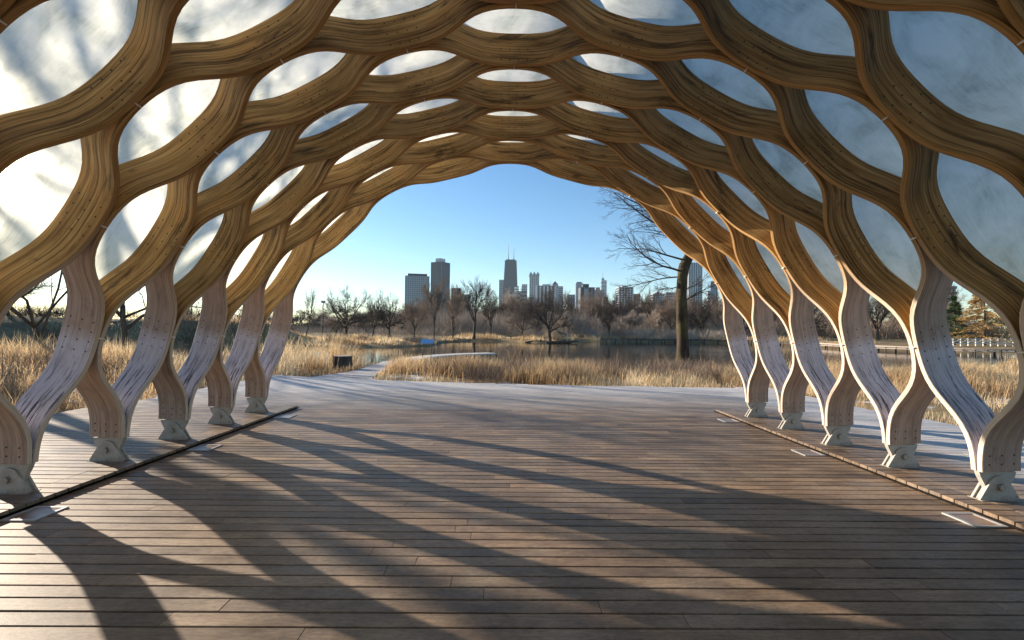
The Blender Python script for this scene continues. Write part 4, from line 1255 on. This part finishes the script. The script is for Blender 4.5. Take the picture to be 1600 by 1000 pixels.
tower('column_apartments', 838, 867, 446, 1150, DGLASS, 'wide apartment tower with white concrete columns', WHITEC, 5, GREYC, 22, 30, [(.3, .75, 443.5)], WHITEC, 0, .42, .22)
rr_, W, D, H = tower('pyramid_tower', 863, 871.5, 443, 1700, STONEC, 'grey tower with small pyramid roof behind the column apartments', PALEC, 4, DGLASS, 26)
m = MB(); m.add([(-W * .4, -D * .4, H), (W * .4, -D * .4, H), (W * .4, D * .4, H), (-W * .4, D * .4, H), (0, 0, H + 11)], [(0, 1, 4), (1, 2, 4), (2, 3, 4), (3, 0, 4)]); m.build('roof', BLACKC, rr_)
tower('pale_tower', 871, 879.5, 447, 1750, GREYC, 'pale grey tower right of the pyramid roof', None, 0, DGLASS, 22)
tower('pink_tower', 887, 898, 460, 1000, BRICKC, 'pinkish brown tower above the leaning pond tree', PALEC, 3, PALEC, 18)
tower('round_top_tower', 900, 910.5, 442, 1500, BGLASS, 'blue grey tower with stepped top left of the striped tower', GREYC, 4, GREYC, 28, None, [(.15, .85, 440)], BLACKC)
rr_, W, D, H = tower('striped_tower', 907, 929.5, 448.5, 900, BROWNC, 'dark brown tower with one pale glass stripe down its face', None, 0, None, 0, None, [(.2, .62, 443)], BLACKC)
m = MB(); m.box(-W * .22, W * .02, -D / 2 - .5, -D / 2 - .003, 0, H - 3); m.build('glass_stripe', BGLASS, rr_)
for fx in (-.5, -.24, .04, .3, .46):
    m = MB(); m.box(W * fx - .5, W * fx + .5, -D / 2 - .9, -D / 2 - .51, 0, H + .4); m.build('pier', STONEC, rr_)
tower('grey_slab', 928, 944, 453, 1150, STONEC, 'plain grey slab tower right of the striped tower', GREYC, 6, DGLASS, 24, None, [(.2, .65, 448.5)], STONEC)
rr_, W, D, H = tower('spire_tower', 940, 947.5, 437.5, 3000, BGLASS, 'slim glass tower with a thin spire', GREYC, 2, GREYC, 14, None, [(.1, .6, 434)], BGLASS)
m = MB(); m.tube([(-W * .15, 0, H + 12), (-W * .15, 0, CAMH + (518 - 423.5) / FPX * 3000)], [2.2, .7], 7); m.build('spire', GREYC, rr_)
tower('dark_block', 943, 950.5, 464, 1000, BROWNC, 'small dark block right of the spire tower', None, 0, DGLASS, 12)
tower('dark_block', 957.5, 966.5, 469, 950, BROWNC, 'small dark block left of the gridded apartment tower', None, 0, DGLASS, 12)
tower('gridded_tower', 967.5, 989.5, 448, 850, DGLASS, 'grey apartment tower with gridded concrete face', PALEC, 5, PALEC, 20, None, [(.3, .68, 445.5)], GREYC, 0, .32, .28)
tower('brick_tower', 989.5, 1000.5, 459, 900, BRICKC, 'red brown brick tower touching the gridded apartment tower', None, 0, DGLASS, 16)
tower('white_low_block', 1004, 1022, 473, 800, WHITEC, 'low white block left of the green grey apartment tower', None, 0, DGLASS, 8, None, None, None, 0, .3, .4)
tower('stepped_tower', 1021.5, 1039, 458.5, 800, DGLASS, 'grey apartment tower with a stepped roof left of the mossy trunk', GREYC, 5, GREYC, 16, None, [(.2, .8, 456.5), (.38, .62, 454.5)], GREYC, 0, .4, .35)
tower('grey_apartments', 1041.5, 1060, 456.5, 820, DGLASS, 'grey apartment tower half hidden by the mossy trunk', GREYC, 5, GREYC, 16, None, None, None, 0, .4, .35)
tower('blue_striped_tower', 1077, 1098.5, 409.5, 700, BGLASS, 'tall blue tower with white vertical stripes right of the mossy trunk', WHITEC, 6, GREYC, 40, None, None, None, 0, .22, .15)
tower('sloped_tower', 1112, 1122.5, 439, 800, BGLASS, 'blue grey tower at the edge of the right timber leg', GREYC, 3, None, 0)
tower('grey_block', 1107.5, 1112.5, 454, 800, STONEC, 'narrow grey block left of the blue grey tower', None, 0, DGLASS, 12)
tower('dark_apartments', 705, 719, 450, 800, BROWNC, 'dark apartment block behind the twiggy trees right of the brown tower', GREYC, 4, DGLASS, 14)
tower('dark_apartments', 716, 733, 460, 760, STONEC, 'grey apartment block behind the dark forked tree', GREYC, 4, DGLASS, 12)
tower('white_apartments', 1487, 1503.5, 446, 330, WHITEC, 'white apartment block seen above the spruce between the right legs', None, 0, DGLASS, 9, None, None, None, 0, .3, .45)
tower('far_apartments', 1140, 1165, 466, 700, STONEC, 'grey apartment block behind the farthest right leg', GREYC, 5, DGLASS, 12)

# ------------------------------------------------------------------ the air: pale winter haze over the whole place
hz = NT('pale_air')
pv = hz.t.nodes.new('ShaderNodeVolumePrincipled')
pv.inputs['Color'].default_value = (0.62, 0.80, 1.0, 1); pv.inputs['Density'].default_value = 0.000042; pv.inputs['Anisotropy'].default_value = 0.25
hz.t.links.new(pv.outputs[0], hz.out.inputs['Volume'])
m = MB(); m.box(-3200, 3200, -500, 4500, -7.0, 500); m.build('haze', hz.m, None, 'stuff')
